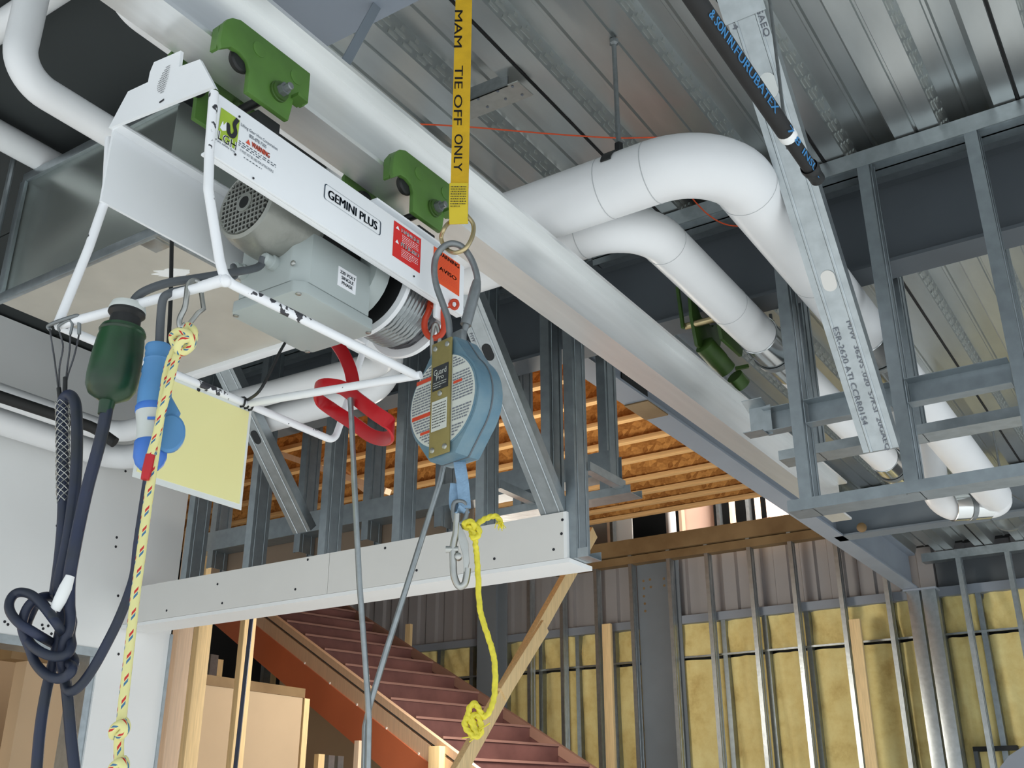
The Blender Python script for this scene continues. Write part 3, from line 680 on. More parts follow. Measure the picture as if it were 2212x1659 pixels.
# ================================================================ TROLLEY TRACK AND HOIST  (measured at 1 : .86)
K = .86
def hput(name, g, m, parent=None, org=None, **k): return put(name, g.scale(K), m, parent, org=V(org) * K if org else None, **k)
g = G(); g.run(I_prof(.097, .197, .011, .009), (-1.4085, -2.0, 1.40), (-1.4085, 5.13, 1.40), (-1, 0, 0))
mono = hput('trolley_track', g, M['alu'], label='bright aluminium I-beam track that the white hoist hangs from', cat='beam', kind='thing')
ht = thing('electric_hoist', V((-1.43, 1.36, 1.08)) * K, 'white electric hoist on green trolleys, lettered GEMINI PLUS', 'hoist')
XR, XL, YN, YF = -1.28, -1.58, .985, 1.745
g = G(); g.box(XR - .006, XR, YN, YF, 1.083, 1.212); g.box(XR - .02, XR - .006, YN, YF, 1.083, 1.089)
rp = hput('side_panel', g, M['white'], ht, bevel=.0015)
g = G(); g.prism([(XR, 1.212), (XR - .006, 1.212), (XR - .044, 1.244), (XR - .038, 1.248)], (0, YN, 0), (1, 0, 0), (0, 0, 1), (0, YF - YN, 0))
hput('top_flange', g, M['white'], ht)
g = G(); g.box(XL, XL + .006, YN, YF, 1.088, 1.25); g.box(XL, XL + .03, YN, YF, 1.25, 1.255); hput('side_panel', g, M['white'], ht)
g = G(); g.box(XL + .02, XR - .02, 1.45, YF, 1.245, 1.25); hput('top_plate', g, M['white'], ht)
poly = [(W(u, v, y=YN).x, W(u, v, y=YN).z) for u, v in ((240, 280), (262, 238), (282, 201), (325, 181), (329, 160), (338, 138), (396, 113), (392, 148), (437, 132), (471, 195), (466, 190))]
ep = hput('end_plate', G().prism(poly, (0, YN - .006, 0), (1, 0, 0), (0, 0, 1), (0, .007, 0)), M['white'], ht)
g = G(); c = W(362, 168, y=YN - .0075)
ex = (W(398, 150, y=YN) - W(362, 168, y=YN)).normalized()
for k in range(12):
    wd = .046 * (.45, .6, .75, .8, .9, 1, 1, 1, .95, .85, .7, .4)[k]
    small_print(g, c + UP * (.028 - .0052 * k) + V((1, 0, 0)) * (-wd / 2 - .004 + .002 * (k - 6) * -.3), (1, 0, 0), (0, 0, 1), wd, 1, .0052)
hput('printed_warning', g, M['ink'], ht, kind='stuff', smooth=0)
g = G(); q = W(349, 218, y=YN - .0075); g.obox(q, (.006, 0, .001), (0, .0004, 0), (0, 0, .0016)); hput('slot', g, M['ink'], ht, smooth=0)
# print on the side panel ------------------------------------------------
XS = XR + .0012; ry, rz = V((0, 1, 0)), UP
def on_panel(u, v, dx=0): return W(u, v, x=XS + dx)
a, b = on_panel(478, 232), on_panel(517, 325); lw = on_panel(518, 262).y - a.y
g = G(); zt_, zb_ = a.z, on_panel(474, 300).z
g.quad((XS, a.y, zt_), (XS, a.y + lw, zt_), (XS, a.y + lw, zb_), (XS, a.y, zb_)); lg = hput('maker_badge', g, M['lime'], ht, smooth=0)
g = G(); c = V((XS + .0006, a.y + lw * .5, zb_ + .007)); words(g, 'LGH', c, ry, rz, width=lw * .95, height=.017, bold=.0012)
q = [(.02, .85), (.12, .62), (.2, .72), (.3, .5), (.38, .3), (.3, .12), (.12, .15), (.05, .4)]
g.prism([(x_ * lw, y_ * (zt_ - zb_)) for x_, y_ in [(.05, .35), (.16, .62), (.22, .5), (.34, .66), (.38, .38), (.2, .3)]], (XS + .0003, a.y, zb_), ry, rz, (.0003, 0, 0))
hput('badge_letters', g, M['sticker_white'], ht, smooth=0)
g = G(); hk = spline([(lw * .86, .95), (lw * .74, .72), (lw * .86, .5), (lw * .72, .33), (lw * .5, .36), (lw * .42, .6)] and [V((XS + .0012, a.y + x_ * lw, zb_ + y_ * (zt_ - zb_))) for x_, y_ in ((.88, .97), (.74, .74), (.84, .52), (.72, .34), (.52, .36), (.42, .66))], 6)
g.tube(hk, [.0042] * (len(hk) - 1) + [.002], 8); g.v = [V((XS + .0012 + (p.x - XS - .0012) * .06, p.y, p.z)) for p in g.v]
hput('hook_emblem', g, M['ink'], ht, smooth=0)
g = G(); w0, w1 = on_panel(521, 268), on_panel(600, 322)
zc = (on_panel(560, 300).z); yc = (w0.y + w1.y) / 2; ww = w1.y - w0.y
ztop = w0.z - .001
words(g, 'Lifting Gear Hire Corporation', (XS, yc, ztop), ry, rz, width=ww, height=.0085)
words(g, '800-878-7305', (XS, yc - .003, ztop - .0105), ry, rz, width=ww * .46, height=.0075)
words(g, 'Puts safety first', (XS, a.y + lw * .45, zb_ - .006), ry, rz, width=lw * 1.05, height=.006)
small_print(g, (XS, w0.y, ztop - .036), ry, rz, ww, 3, .0044)
words(g, 'IT MUST NOT BE USED FOR LIFTING PEOPLE', (XS, yc, ztop - .0525), ry, rz, width=ww * .9, height=.0055)
small_print(g, (XS, w0.y + .015, ztop - .063), ry, rz, ww * .8, 1, .004)
hput('printed_text', g, M['ink_blue'], ht, kind='stuff', smooth=0)
g = G(); words(g, 'WARNING', (XS, yc + .006, ztop - .0245), ry, rz, width=ww * .48, height=.011, bold=.0006)
g.prism([(0, 0), (.011, 0), (.0055, .010)], (XS - .0002, yc - ww * .33, ztop - .030), ry, rz, (.0003, 0, 0)); hput('printed_warning_word', g, M['ink_red'], ht, kind='stuff', smooth=0)
# GEMINI PLUS frame
a, b = on_panel(702, 395), on_panel(822, 510); yl, yr = a.y, b.y; z0, z1 = on_panel(822, 510).z, on_panel(702, 395).z
g = G(); t = .0019
loop = fillet([(XS, yl, z0), (XS, yr, z0), (XS, yr, z1), (XS, yl, z1)], .006, 5, True)
n = len(loop); cen = V((XS, (yl + yr) / 2, (z0 + z1) / 2))
inn = [p + (cen - p).normalized() * t * 1.3 for p in loop]
g.add(loop + inn, [(i, (i + 1) % n, n + (i + 1) % n, n + i) for i in range(n)])
words(g, 'GEMINI PLUS', cen, ry, rz, width=(yr - yl) * .86, height=(z1 - z0) * .56, bold=.0008)
hput('nameplate_lettering', g, M['ink_blue'], ht, kind='stuff', smooth=0)
# red danger sticker
def sticker(c0, c1, mm, nm, lab):
    p, q = on_panel(*c0), on_panel(*c1); g = G(); g.box(XR + .0002, XR + .0012, p.y, q.y, q.z, p.z); return hput(nm, g, M[mm], ht, smooth=0, label=lab), p, q
s, p, q = sticker((852, 476), (907, 590), 'sticker_red', 'danger_sticker', 'red sticker reading DANGER and PELIGRO')
w_, h_ = q.y - p.y, p.z - q.z; X2 = XR + .0018
g = G()
for wd, zz in (('DANGER', .86), ('PELIGRO', .46)):
    words(g, wd, (X2, p.y + w_ * .60, q.z + h_ * zz), ry, rz, width=w_ * .66, height=h_ * .115, bold=.0008)
    g.prism([(0, 0), (w_ * .13, 0), (w_ * .065, h_ * .1)], (X2 - .0002, p.y + w_ * .06, q.z + h_ * (zz - .05)), ry, rz, (.0003, 0, 0))
    small_print(g, (X2, p.y + w_ * .3, q.z + h_ * (zz - .13)), ry, rz, w_ * .6, 5, h_ * .05)
hput('sticker_print', g, M['sticker_white'], ht, kind='stuff', smooth=0)
s, p, q = sticker((938, 532), (992, 640), 'sticker_orange', 'warning_sticker', 'orange sticker reading WARNING and AVISO')
w_, h_ = q.y - p.y, p.z - q.z; g = G()
for wd, zz in (('WARNING', .90), ('AVISO', .46)):
    words(g, wd, (X2, p.y + w_ * .54, q.z + h_ * zz), ry, rz, width=w_ * (.84 if zz > .5 else .66), height=h_ * .12, bold=.0006)
hput('sticker_print', g, M['ink'], ht, kind='stuff', smooth=0)
g = G()
for zz in (.80, .36): small_print(g, (X2, p.y + w_ * .1, q.z + h_ * zz), ry, rz, w_ * .8, 6, h_ * .05)
hput('sticker_small_print', g, M['ink_red'], ht, kind='stuff', smooth=0)
g = G(); screws(g, [on_panel(u, v) for u, v in ((517, 252), (508, 334), (894, 597), (547, 385))], (1, 0, 0), .0022); hput('rivets', g, M['ink'], ht, kind='stuff')
# guard frame of bent white tube ---------------------------------------
zf = .836; RT = .0085
def T(nm, pts, rad=.03): return hput(nm, G().tube(fillet(pts, rad, 8), RT, 12), M['chip'], ht, smooth=60)
cNL, cNR, cFL, cFR = V((-1.625, .975, zf)), V((-1.243, 1.024, zf)), V((-1.622, 1.432, zf)), V((-1.224, 1.515, zf))
T('guard_tube', [W(236, 300, y=1.0), W(230, 425, y=1.0), W(192, 535, y=.99), cNL])
T('guard_tube', [W(462, 200, x=-1.272), W(452, 330, x=-1.268), W(450, 410, x=-1.262), W(474, 560, x=-1.25), cNR, cFR], .025)
T('guard_tube', [cNL, cNR]); T('guard_tube', [cFL, cFR + V((.01, 0, 0))])
T('guard_tube', [cNL, cFL, W(722, 953, z=zf), W(742, 895, x=-1.622), W(793, 730, x=-1.622)], .03)
g = G(); g.tube([cNR + V((0, -.004, 0)), cNR + V((-.05, -.007, 0))], .0098, 12); g.lathe(cNR, (-1, 0, 0), [(.001, -.011), (.010, -.006), (.0115, 0), (.010, .006), (.001, .011)], 12)
hput('weld_collar', g, M['chip'], ht, smooth=60)
# motor ------------------------------------------------------------------
mc = V((-1.432, 1.205, 1.152))
g = G(); g.lathe(mc, (0, 1, 0), [(.066, .004), (.071, 0), (.078, .004), (.086, .03), (.089, .07), (.0885, .135), (.080, .138), (.080, .15)], 40)
mo = hput('motor', g, M['motor'], ht, smooth=40, org=tuple(mc))
g = G(); g.lathe(mc + V((0, .0035, 0)), (0, -1, 0), [(.0665, 0), (.0665, .0012)], 40); hput('vent_back', g, M['dark'], mo, smooth=0)
g = G(); R0 = .067
for k in range(-6, 7):
    o = k * .0108
    h = math.sqrt(max(R0 * R0 - o * o, 0))
    g.box(mc.x + o - .0017, mc.x + o + .0017, mc.y - .001, mc.y + .0025, mc.z - h, mc.z + h)
    g.box(mc.x - h, mc.x + h, mc.y - .0012, mc.y + .0022, mc.z + o - .0017, mc.z + o + .0017)
hput('vent_grille', g, M['motor'], mo, kind='stuff', smooth=0)
g = G(); g.lathe(mc - V((0, .0015, 0)), (0, 1, 0), [(.0135, -.001), (.021, -.001), (.021, .004)], 24, caps=False); g.lathe(mc, (0, -1, 0), [(.013, -.004), (.013, -.001)], 20)
hput('vent_hub', g, M['motor'], mo)
g = G(); g.lathe(mc - V((0, .0021, 0)), (0, -1, 0), [(.0135, 0), (.0132, .0006), (.006, .0004)], 20); hput('shaft_hole', g, M['dark'], mo)
g = G(); g.lathe(mc + V((0, .15, 0)), (0, 1, 0), [(.07, 0), (.074, .02), (.074, .09), (.05, .095), (.05, .19)], 28)
for k in range(10):
    th = 2 * math.pi * k / 10; g.obox(mc + V((math.cos(th) * .077, .20, math.sin(th) * .077)), (math.cos(th) * .008, 0, math.sin(th) * .008), (0, .04, 0), (-math.sin(th) * .003, 0, math.cos(th) * .003))
hput('gearbox', g, M['black'], ht)
g = G(); g.lathe((-1.432, 1.50, 1.13), (0, 1, 0), [(.10, 0), (.104, .01), (.104, .04), (.09, .045)], 32); hput('brake_housing', g, M['box'], ht)
# control box ------------------------------------------------------------
bx0, bx1, by0, by1 = -1.552, -1.352, 1.295, 1.53; ch = .028
def octo(z0, z1, gr=0, c=ch):
    x0, x1, y0, y1 = bx0 - gr, bx1 + gr, by0 - gr, by1 + gr
    return G().prism([(x0 + c, y0), (x1 - c, y0), (x1, y0 + c), (x1, y1 - c), (x1 - c, y1), (x0 + c, y1), (x0, y1 - c), (x0, y0 + c)], (0, 0, z0), (1, 0, 0), (0, 1, 0), (0, 0, z1 - z0))
cb = hput('control_box', octo(1.0, 1.118), M['box'], ht, bevel=.003)
hput('box_lid', octo(.972, .9985, .002, .018), M['box'], cb, bevel=.004)
g = G()
for sx_ in (bx0 + .012, bx1 - .012):
    for sy_ in (by0 + .012, by1 - .012): g.lathe((sx_, sy_, .973), (0, 0, -1), [(.006, 0), (.006, .003), (.003, .004)], 12)
hput('lid_screw', g, M['zinc'], cb, kind='stuff')
for (u, v) in ((593, 570), (528, 589)):
    c = W(u, v, y=by0); g = G(); g.lathe(c, (0, -1, 0), [(.016, 0), (.016, .012), (.0125, .014), (.0125, .028), (.0085, .032)], 16); hput('cable_gland', g, M['box'], cb)
c = W(634, 569, y=by0); g = G(); g.lathe(c, (0, -1, 0), [(.006, 0), (.006, .003), (.003, .005)], 12); hput('gland_screw', g, M['zinc'], cb)
g = G(); p, q = W(731, 574, x=bx1), W(767, 638, x=bx1); g.box(bx1 + .0002, bx1 + .001, p.y, q.y, q.z, p.z); hput('voltage_label', g, M['sticker_white'], cb, smooth=0, label='white label reading 220 VOLT SINGLE PHASE')
g = G(); w_, h_ = q.y - p.y, p.z - q.z
for wd, zz, f in (('220 VOLT', .76, .84), ('SINGLE', .5, .66), ('PHASE', .24, .6)): words(g, wd, (bx1 + .0015, p.y + w_ * .52, q.z + h_ * zz), ry, rz, width=w_ * f, height=h_ * .17, bold=.0004)
hput('label_print', g, M['ink_blue'], cb, kind='stuff', smooth=0)
# rope drum --------------------------------------------------------------
dc = V((-1.43, 1.575, 1.135))
for nm, yy, rr in (('near', 0, .128), ('far', .15, .122)):
    g = G(); g.lathe(dc + V((0, yy, 0)), (0, 1, 0), [(rr - .014, -.001), (rr, 0), (rr, .012), (rr - .004, .014)], 64); hput('drum_flange', g, M['white'], ht)
g = G(); g.lathe(dc - V((0, .002, 0)), (0, 1, 0), [(.113, 0), (.113, .001)], 48); hput('drum_face', g, M['black'], ht, smooth=0)
g = G(); g.lathe(dc + V((0, .014, 0)), (0, 1, 0), [(.092, 0), (.092, .136)], 48); hput('drum_barrel', g, M['wire_dark'], ht)
for k in range(11):
    yy = .018 + .0125 * k; rr = .104 if k < 8 else .098
    ring = [dc + V((math.cos(t * math.pi / 40) * rr, yy + .012 * t / 80, math.sin(t * math.pi / 40) * rr)) for t in range(80)]
    hput('rope_turn', G().tube(ring, .0066, 10, closed=True, lobes=5, amp=.16, pitch=.045), M['wire' if k < 8 else 'wire_dark'], ht, smooth=60)
# end lug
g = G(); p = W(952, 655, x=-1.30); g.box(-1.305, -1.297, p.y - .022, p.y + .018, W(950, 692, x=-1.30).z, 1.095); hput('end_lug', g, M['white'], ht, bevel=.003)
# red rope-limit arm -----------------------------------------------------
def red(u, v, F): return W(u, v, F=F)
g = G()
def strip(pts, wv, th=.0035):
    pts = [V(p) for p in pts]
    for i in range(len(pts) - 1):
        d = (pts[i + 1] - pts[i]).normalized(); a = V(wv); a = (a - d * a.dot(d)).normalized(); b = d.cross(a)
    vs = []; N = len(pts)
    for i, p in enumerate(pts):
        d = (pts[min(i + 1, N - 1)] - pts[max(i - 1, 0)]).normalized(); a = V(wv if not callable(wv) else wv(i)); a = (a - d * a.dot(d)); L = V(wv).length; a = a.normalized() * L; b = d.cross(a).normalized() * th
        vs += [p - a - b, p + a - b, p + a + b, p - a + b]
    return vs, [(i * 4 + k, i * 4 + (k + 1) % 4, i * 4 + 4 + (k + 1) % 4, i * 4 + 4 + k) for i in range(N - 1) for k in range(4)] + [(0, 3, 2, 1), (N * 4 - 4, N * 4 - 3, N * 4 - 2, N * 4 - 1)]
arm = spline([red(722, 735, 1.93), red(742, 765, 1.92), red(757, 800, 1.90), red(765, 840, 1.88)], 6)
vs, fs = strip(arm, RIGHT * .0125 + UP * .003); g.add(vs, fs)
ra = put('limit_arm', g, M['red'], label=None, parent=None) if False else None
armo = thing('rope_limit_lever', red(765, 845, 1.88), 'red dipped loop lever around the hanging wire rope under the grey control box', 'lever')
put('arm', g, M['red'], armo, bevel=.0015)
lp_ = [red(u, v, F) for u, v, F in ((700, 832, 1.86), (740, 838, 1.84), (775, 865, 1.80), (812, 893, 1.77), (842, 915, 1.76), (848, 938, 1.79), (830, 948, 1.84), (800, 940, 1.88), (760, 912, 1.92), (718, 885, 1.95), (688, 862, 1.94), (682, 842, 1.90))]
ring = spline(lp_, 5, True); N = len(ring); vs = []
for i, p in enumerate(ring):
    d = (ring[(i + 1) % N] - ring[i - 1]).normalized(); a = (UP * .92 - d * d.z).normalized() * .0135; b = d.cross(a).normalized() * .0028
    vs += [p - a - b, p + a - b, p + a + b, p - a + b]
g = G().add(vs, [(i * 4 + k, i * 4 + (k + 1) % 4, ((i + 1) % N) * 4 + (k + 1) % 4, ((i + 1) % N) * 4 + k) for i in range(N) for k in range(4)])
put('loop', g, M['red'], armo, bevel=.001, smooth=50)
# trolleys ---------------------------------------------------------------
XT = -1.328
out = [(483.5, 50), (492, 41), (503, 38), (521, 43), (671, 159), (666, 223), (656, 230), (635, 210), (631, 232), (623, 261), (534, 197), (539, 152), (534, 131), (518, 112), (501, 101), (478.5, 104), (476, 86)]
P3 = [W(u, v, x=XT) for u, v in out]
dY = W(863, 321, x=XT).y - W(501, 38, x=XT).y
def trolley(dy, first):
    for side, xx in ((1, XT - .012), (-1, -1.489)):
        poly = [(p.y + dy, p.z) for p in P3]
        pl = hput('trolley_plate', G().prism(poly, (xx, 0, 0), (0, 1, 0), (0, 0, 1), (.012, 0, 0)), M['grn'], ht, bevel=.002)
        if side > 0:
            e0, e1, e2 = W(477, 95, x=XT), W(483, 51, x=XT), W(500, 39, x=XT)
            g = G(); g.prism([(e0.y + dy, e0.z - .004), (e1.y + dy, e1.z), (e2.y + dy, e2.z), (e2.y + dy + .004, e2.z - .004), (e1.y + dy + .006, e1.z - .003), (e0.y + dy + .006, e0.z - .004)], (XT - .012, 0, 0), (0, 1, 0), (0, 0, 1), (-.018, 0, 0)); hput('folded_edge', g, M['grn'], pl)
            c = W(600, 199, x=XT); c = V((XT, c.y + dy, c.z)); g = G()
            g.lathe(c, (1, 0, 0), [(.022, 0), (.022, .005), (.020, .006), (.020, .011), (.013, .011)], 20); hput('washer', g, M['grn_dark'], pl)
            g = G(); g.lathe(c + V((.011, 0, 0)), (1, 0, 0), [(.0135, 0), (.0135, .012)], 6); g.lathe(c + V((.02, 0, 0)), (1, 0, 0), [(.008, 0), (.008, .016), (.006, .018)], 12); hput('bolt', g, M['grey_steel'], pl, smooth=30)
            for (u, v) in ((560, 107), (640, 167)):
                c = W(u, v, x=XT); g = G(); g.lathe((XT, c.y + dy, c.z), (1, 0, 0), [(.0165, -.001), (.0165, .0012), (.0145, .0016)], 20); hput('axle_end', g, M['grn'], pl)
            c = W(650, 225, x=XT); g = G(); g.box(XT - .012, XT + .02, c.y + dy - .028, c.y + dy + .0, c.z - .004, c.z + .004); hput('plate_flange', g, M['grn'], pl)
        for (u, v) in ((526, 128), (628, 190)):
            c = W(u, v, x=-1.336); x0 = -1.338 if side > 0 else -1.479; g = G()
            g.lathe((x0, c.y + dy, c.z), (-side, 0, 0), [(.010, -.002), (.024, -.001), (.027, .003), (.026, .010), (.022, .016)], 24); hput('wheel', g, M['grn_dark'] if v > 150 else M['black'], pl)
    c = W(600, 199, x=XT); g = G(); g.cyl((XT - .012, c.y + dy, c.z), (-1.489, c.y + dy, c.z), .010, 12); hput('cross_bolt', g, M['black'], ht)
    g = G(); g.box(-1.47, -1.345, c.y + dy - .03, c.y + dy + .03, 1.255, 1.30); hput('hanger_block', g, M['black'], ht)
trolley(0, True); trolley(dY, False)
# hanger strip from the track up to the wide beam
a, b = W(785, 70, x=-1.40), W(768, 150, x=-1.40)
p, q = W(786, 66, x=-1.30) , W(768, 148, x=-1.345)
put('hanger_strip', G().bar(V(q) * K + V((-.06, 0, -.02)), V((-1.22, 1.33, 1.66)), .022, .004, up=(1, 0, 0)), M['steel'], label='thin grey flat bar between the aluminium track and the blue-grey beam overhead', cat='bar')
# ================================================================ PIPES, DUCT, CLAMPS
def pipe(nm, pts, r, rad, label, mm='pipe', group=None, n=28):
    o = thing(nm, V(pts[0]), label, 'pipe', group)
    path = fillet(pts, rad, 12)
    put('pipe_run', G().tube(path, r, n), M[mm], o, smooth=50)
    return o
def joint_bands(o, spots, r):
    g = G()
    for p, d in spots: g.lathe(V(p), d, [(r + .0004, -.0012), (r + .0012, 0), (r + .0004, .0012)], 28, caps=False)
    put('jacket_seam', g, M['seam'], o, kind='stuff', smooth=60)
z_p = 1.5; x1, x2 = -.743, -1.04; y1l, y2l = 2.03, 2.20
e1 = W(2138, 1020, x=x1); Y1e = e1.y
c2 = W(2022, 1098, F=e1.dot(FWD) + .05); c3 = W(2006, 930, F=e1.dot(FWD) + .05)
P1 = pipe('insulated_pipe', [(-1.93, y1l, 1.955), (-1.93, y1l, z_p), (x1, y1l, z_p), (x1, Y1e, z_p)], .080, .17, 'fat white insulated pipe that bends over at the top and runs away on the right')
P1b = pipe('insulated_pipe', [V((x1, Y1e - .01, z_p)), V((x1 + .01, Y1e + .10, z_p - .02)), c2 + V((0, .02, 0)), c3, V((c3.x, c3.y, H))], .066, .10, 'far white pipe elbow with a chrome sleeve below the stud framing')
P2 = pipe('insulated_pipe', [(-1.72, y2l, 1.955), (-1.72, y2l, z_p), (x2, y2l, z_p), (x2, 5.08, z_p), (x2, 5.08, 1.955)], .064, .15, 'slimmer white insulated pipe passing just above the trolley track')
joint_bands(P1, [((x1 - .30, y1l, z_p), (1, 0, 0)), ((x1 - .17, y1l, z_p), (1, 0, 0)), ((x1, y1l + .19, z_p), (0, 1, 0)), ((x1, W(1750, 500, x=x1).y, z_p), (0, 1, 0))], .080)
joint_bands(P2, [((x2 - .17, y2l, z_p), (1, 0, 0)), ((x2, y2l + .16, z_p), (0, 1, 0)), ((x2, W(1570, 640, x=x2).y, z_p), (0, 1, 0))], .064)
def sleeve(o, x, y0, y1, r):
    g = G(); g.lathe((x, y0, z_p), (0, 1, 0), [(r + .001, 0), (r + .004, .001), (r + .004, y1 - y0 - .001), (r + .001, y1 - y0)], 36, caps=False); put('chrome_sleeve', g, M['chrome'], o, smooth=40, label='shiny metal sleeve')
def clevis(x, y, r, ztop, lab):
    o = thing('pipe_hanger', (x, y, z_p - r), lab, 'hanger'); w = .014
    n = 28; pts = [V((x + math.cos(a) * r, y, z_p + math.sin(a) * r)) for a in [math.pi * (1 + k / n) for k in range(n + 1)]]
    pts = [V((x - r, y, z_p + r * .5))] + pts + [V((x + r, y, z_p + r * .5))]
    vs, fs = strip(pts, (0, w, 0), .0022); put('strap', G().add(vs, fs), M['grey_steel'], o, smooth=50)
    g = G(); g.bar((x - r, y, z_p + r * .5), (x - .0, y, z_p + r + .035), .026, .004, up=(0, 0, 1)); g.bar((x + r, y, z_p + r * .5), (x + .0, y, z_p + r + .035), .026, .004); put('yoke', g, M['grey_steel'], o)
    g = G(); g.cyl((x, y, z_p + r + .02), (x, y, ztop), .006, 8); g.lathe((x, y, z_p + r + .03), UP, [(.011, 0), (.011, .012)], 6); put('rod', g, M['grey_steel'], o)
ya, yb = W(1635, 712, x=x2).y, W(1708, 800, x=x2).y
sleeve(P2, x2, ya, yb, .064); clevis(x2, (ya + yb) / 2, .072, 1.64, 'dark clevis hanger round the chrome sleeve of the slimmer white pipe')
sleeve(P2, x2, W(1905, 975, x=x2).y, W(1945, 1022, x=x2).y, .064); clevis(x2, W(1925, 998, x=x2).y, .072, 1.96, 'dark clevis hanger on the far chrome sleeve of the slimmer pipe')
ya, yb = W(1855, 670, x=x1).y, W(1915, 745, x=x1).y
sleeve(P1, x1, ya, yb, .080); clevis(x1, (ya + yb) / 2, .088, 1.64, 'dark clevis hanger round the chrome sleeve of the fat white pipe')
yh = W(2150, 960, x=x1).y
clevis(x1, yh, .090, 1.96, 'brownish hanger near the far end of the fat white pipe')
m_ = (V((x1, Y1e, z_p)) * .45 + c2 * .55); dd = (c2 - V((x1 + .01, Y1e + .1, z_p - .02))).normalized(); mid_ = (V((x1 + .01, Y1e + .10, z_p - .02)) + c2) / 2
g = G(); g.lathe(mid_ - dd * .10, dd, [(.067, 0), (.070, .001), (.070, .19), (.067, .191)], 32, caps=False); put('chrome_sleeve', g, M['chrome'], P1b, smooth=40, label='shiny metal sleeve')
g = G(); g.lathe(mid_ - dd * .015, dd, [(.0705, 0), (.074, .001), (.074, .026), (.0705, .027)], 32, caps=False); put('band', g, M['grey_steel'], P1b)
# rod and saddle on the near run of the fat pipe
xr_ = W(1337, 325, y=y1l).x
rd = thing('pipe_hanger', (xr_, y1l, z_p + .08), 'long threaded rod hanger standing on top of the fat white pipe', 'hanger')
g = G(); g.cyl((xr_, y1l, z_p + .10), (xr_, y1l, H + .05), .0065, 10); put('rod', g, M['grey_steel'], rd)
g = G(); g.lathe((xr_, y1l, H - .02), UP, [(.006, 0), (.013, .006), (.013, .018)], 6); put('nut', g, M['grey_steel'], rd)
g = G(); g.lathe((xr_, y1l, z_p + .09), UP, [(.012, 0), (.012, .03), (.007, .035)], 6); put('coupling', g, M['black'], rd)
pts = [V((xr_, y1l + math.cos(a) * .083, z_p + math.sin(a) * .083)) for a in [math.pi * k / 20 for k in range(2, 19)]]
vs, fs = strip(pts, (.014, 0, 0), .002); put('saddle', G().add(vs, fs), M['black'], rd, smooth=50)
xr2 = W(1072, 330, y=2.45).x
g = G(); g.cyl((xr2, 2.45, 1.66), (xr2, 2.45, H), .006, 8); put('hanger_rod', g, M['grey_steel'], label='thin bare rod hanging from the deck just right of the yellow strap', cat='rod')
g = G(); g.box(-.93, -.91, y1l - .008, y1l + .008, z_p + .079, z_p + .095)
# left-hand pipes -------------------------------------------------------
pipe('white_pipe', [W(58, -30, F=1.95), W(45, 130, F=1.95) * 1.0, ], .036, .05, 'temp') if False else None
xL, zL = -2.0, 1.575
pipe('white_pipe', [(xL, .985, H), (xL, .985, zL), (xL, 1.75, zL)], .0375, .085, 'white pipe dropping at the top left corner and elbowing behind the hoist end')
q = W(40, 32, y=1.07)
pipe('white_pipe', [(q.x - 1.4, 1.07, q.z), (q.x + .1, 1.07, q.z), (-1.76, 1.07, q.z)], .036, .08, 'white pipe crossing behind the elbowed pipe at the top left corner')
pipe('white_pipe', [(-2.72, .3, 1.915), (-2.72, 2.6, 1.915)], .0425, .05, 'white pipe running in over the top of the shiny duct')
pipe('white_pipe', [(-1.47, .868, H), (-1.47, .868, 1.435), (-1.47, 1.80, 1.435)], .026, .07, 'slim white pipe tucked close behind the aluminium track above the hoist')
zb = 1.47
pipe('white_pipe', [(-3.80, .6, zb), (-3.80, 2.68, zb), (-2.30, 2.68, zb), (-2.30, 2.68, 1.95)], .052, .105, 'lower white pipe looping round beyond the duct, its right elbow behind the red lever')
pipe('white_pipe', [(-3.62, .6, zb + .03), (-3.62, 2.51, zb + .03), (-2.12, 2.51, zb), (-2.12, 2.2, zb)], .044, .105, 'upper white pipe looping round beyond the duct, ending behind the grey control box')
hz = thing('insulated_tube', (-3.05, 1.6, 1.25), 'black foam insulated tube under the duct, with a short bend at its end', 'tube')
put('tube', G().tube(fillet([(-3.05, .5, 1.245), (-3.05, 2.03, 1.262), (-2.99, 2.08, 1.21)], .05), .019, 14), M['hosetube'], hz, smooth=50)
# duct ------------------------------------------------------------------
dx0, dx1, dy0, dy1, dz0, dz1 = -2.78, -2.08, 1.48, 2.135, 1.43, 1.868
du = thing('air_duct', ((dx0 + dx1) / 2, (dy0 + dy1) / 2, dz0), 'large shiny sheet metal duct behind the hoist at the left', 'duct')
put('casing', G().box(dx0, dx1, dy0, dy1, dz0, dz1), M['duct'], du, bevel=.004)
g = G(); fl = .024
g.box(dx0 - .006, dx1 + .006, dy0 - .012, dy0 + .002, dz0 - .006, dz0 + fl); put('edge_flange', g, M['galv'], du, bevel=.002)
put('edge_flange', G().box(dx0 - .006, dx1 + .006, dy0 - .012, dy0 + .002, dz1 - fl, dz1 + .006), M['galv'], du, bevel=.002)
put('edge_flange', G().box(dx1 - .004, dx1 + .008, dy0, dy1, dz0 - .006, dz0 + fl), M['galv'], du, bevel=.002)
put('edge_flange', G().box(dx0 - .012, dx0 + .014, dy0 - .014, dy0 - .002, dz0 + fl, dz1 - fl), M['galv'], du, bevel=.002)
put('bottom_panel', G().box(dx0 + .002, dx1 - .002, dy0 + .004, dy1 - .002, dz0 - .0035, dz0 + .002), M['duct_under'], du)
put('corner_tab', G().box(dx1 - .07, dx1 - .01, dy0 - .002, dy0 + .05, dz0 - .010, dz0 - .004), M['zinc'], du, bevel=.002)
g = G()
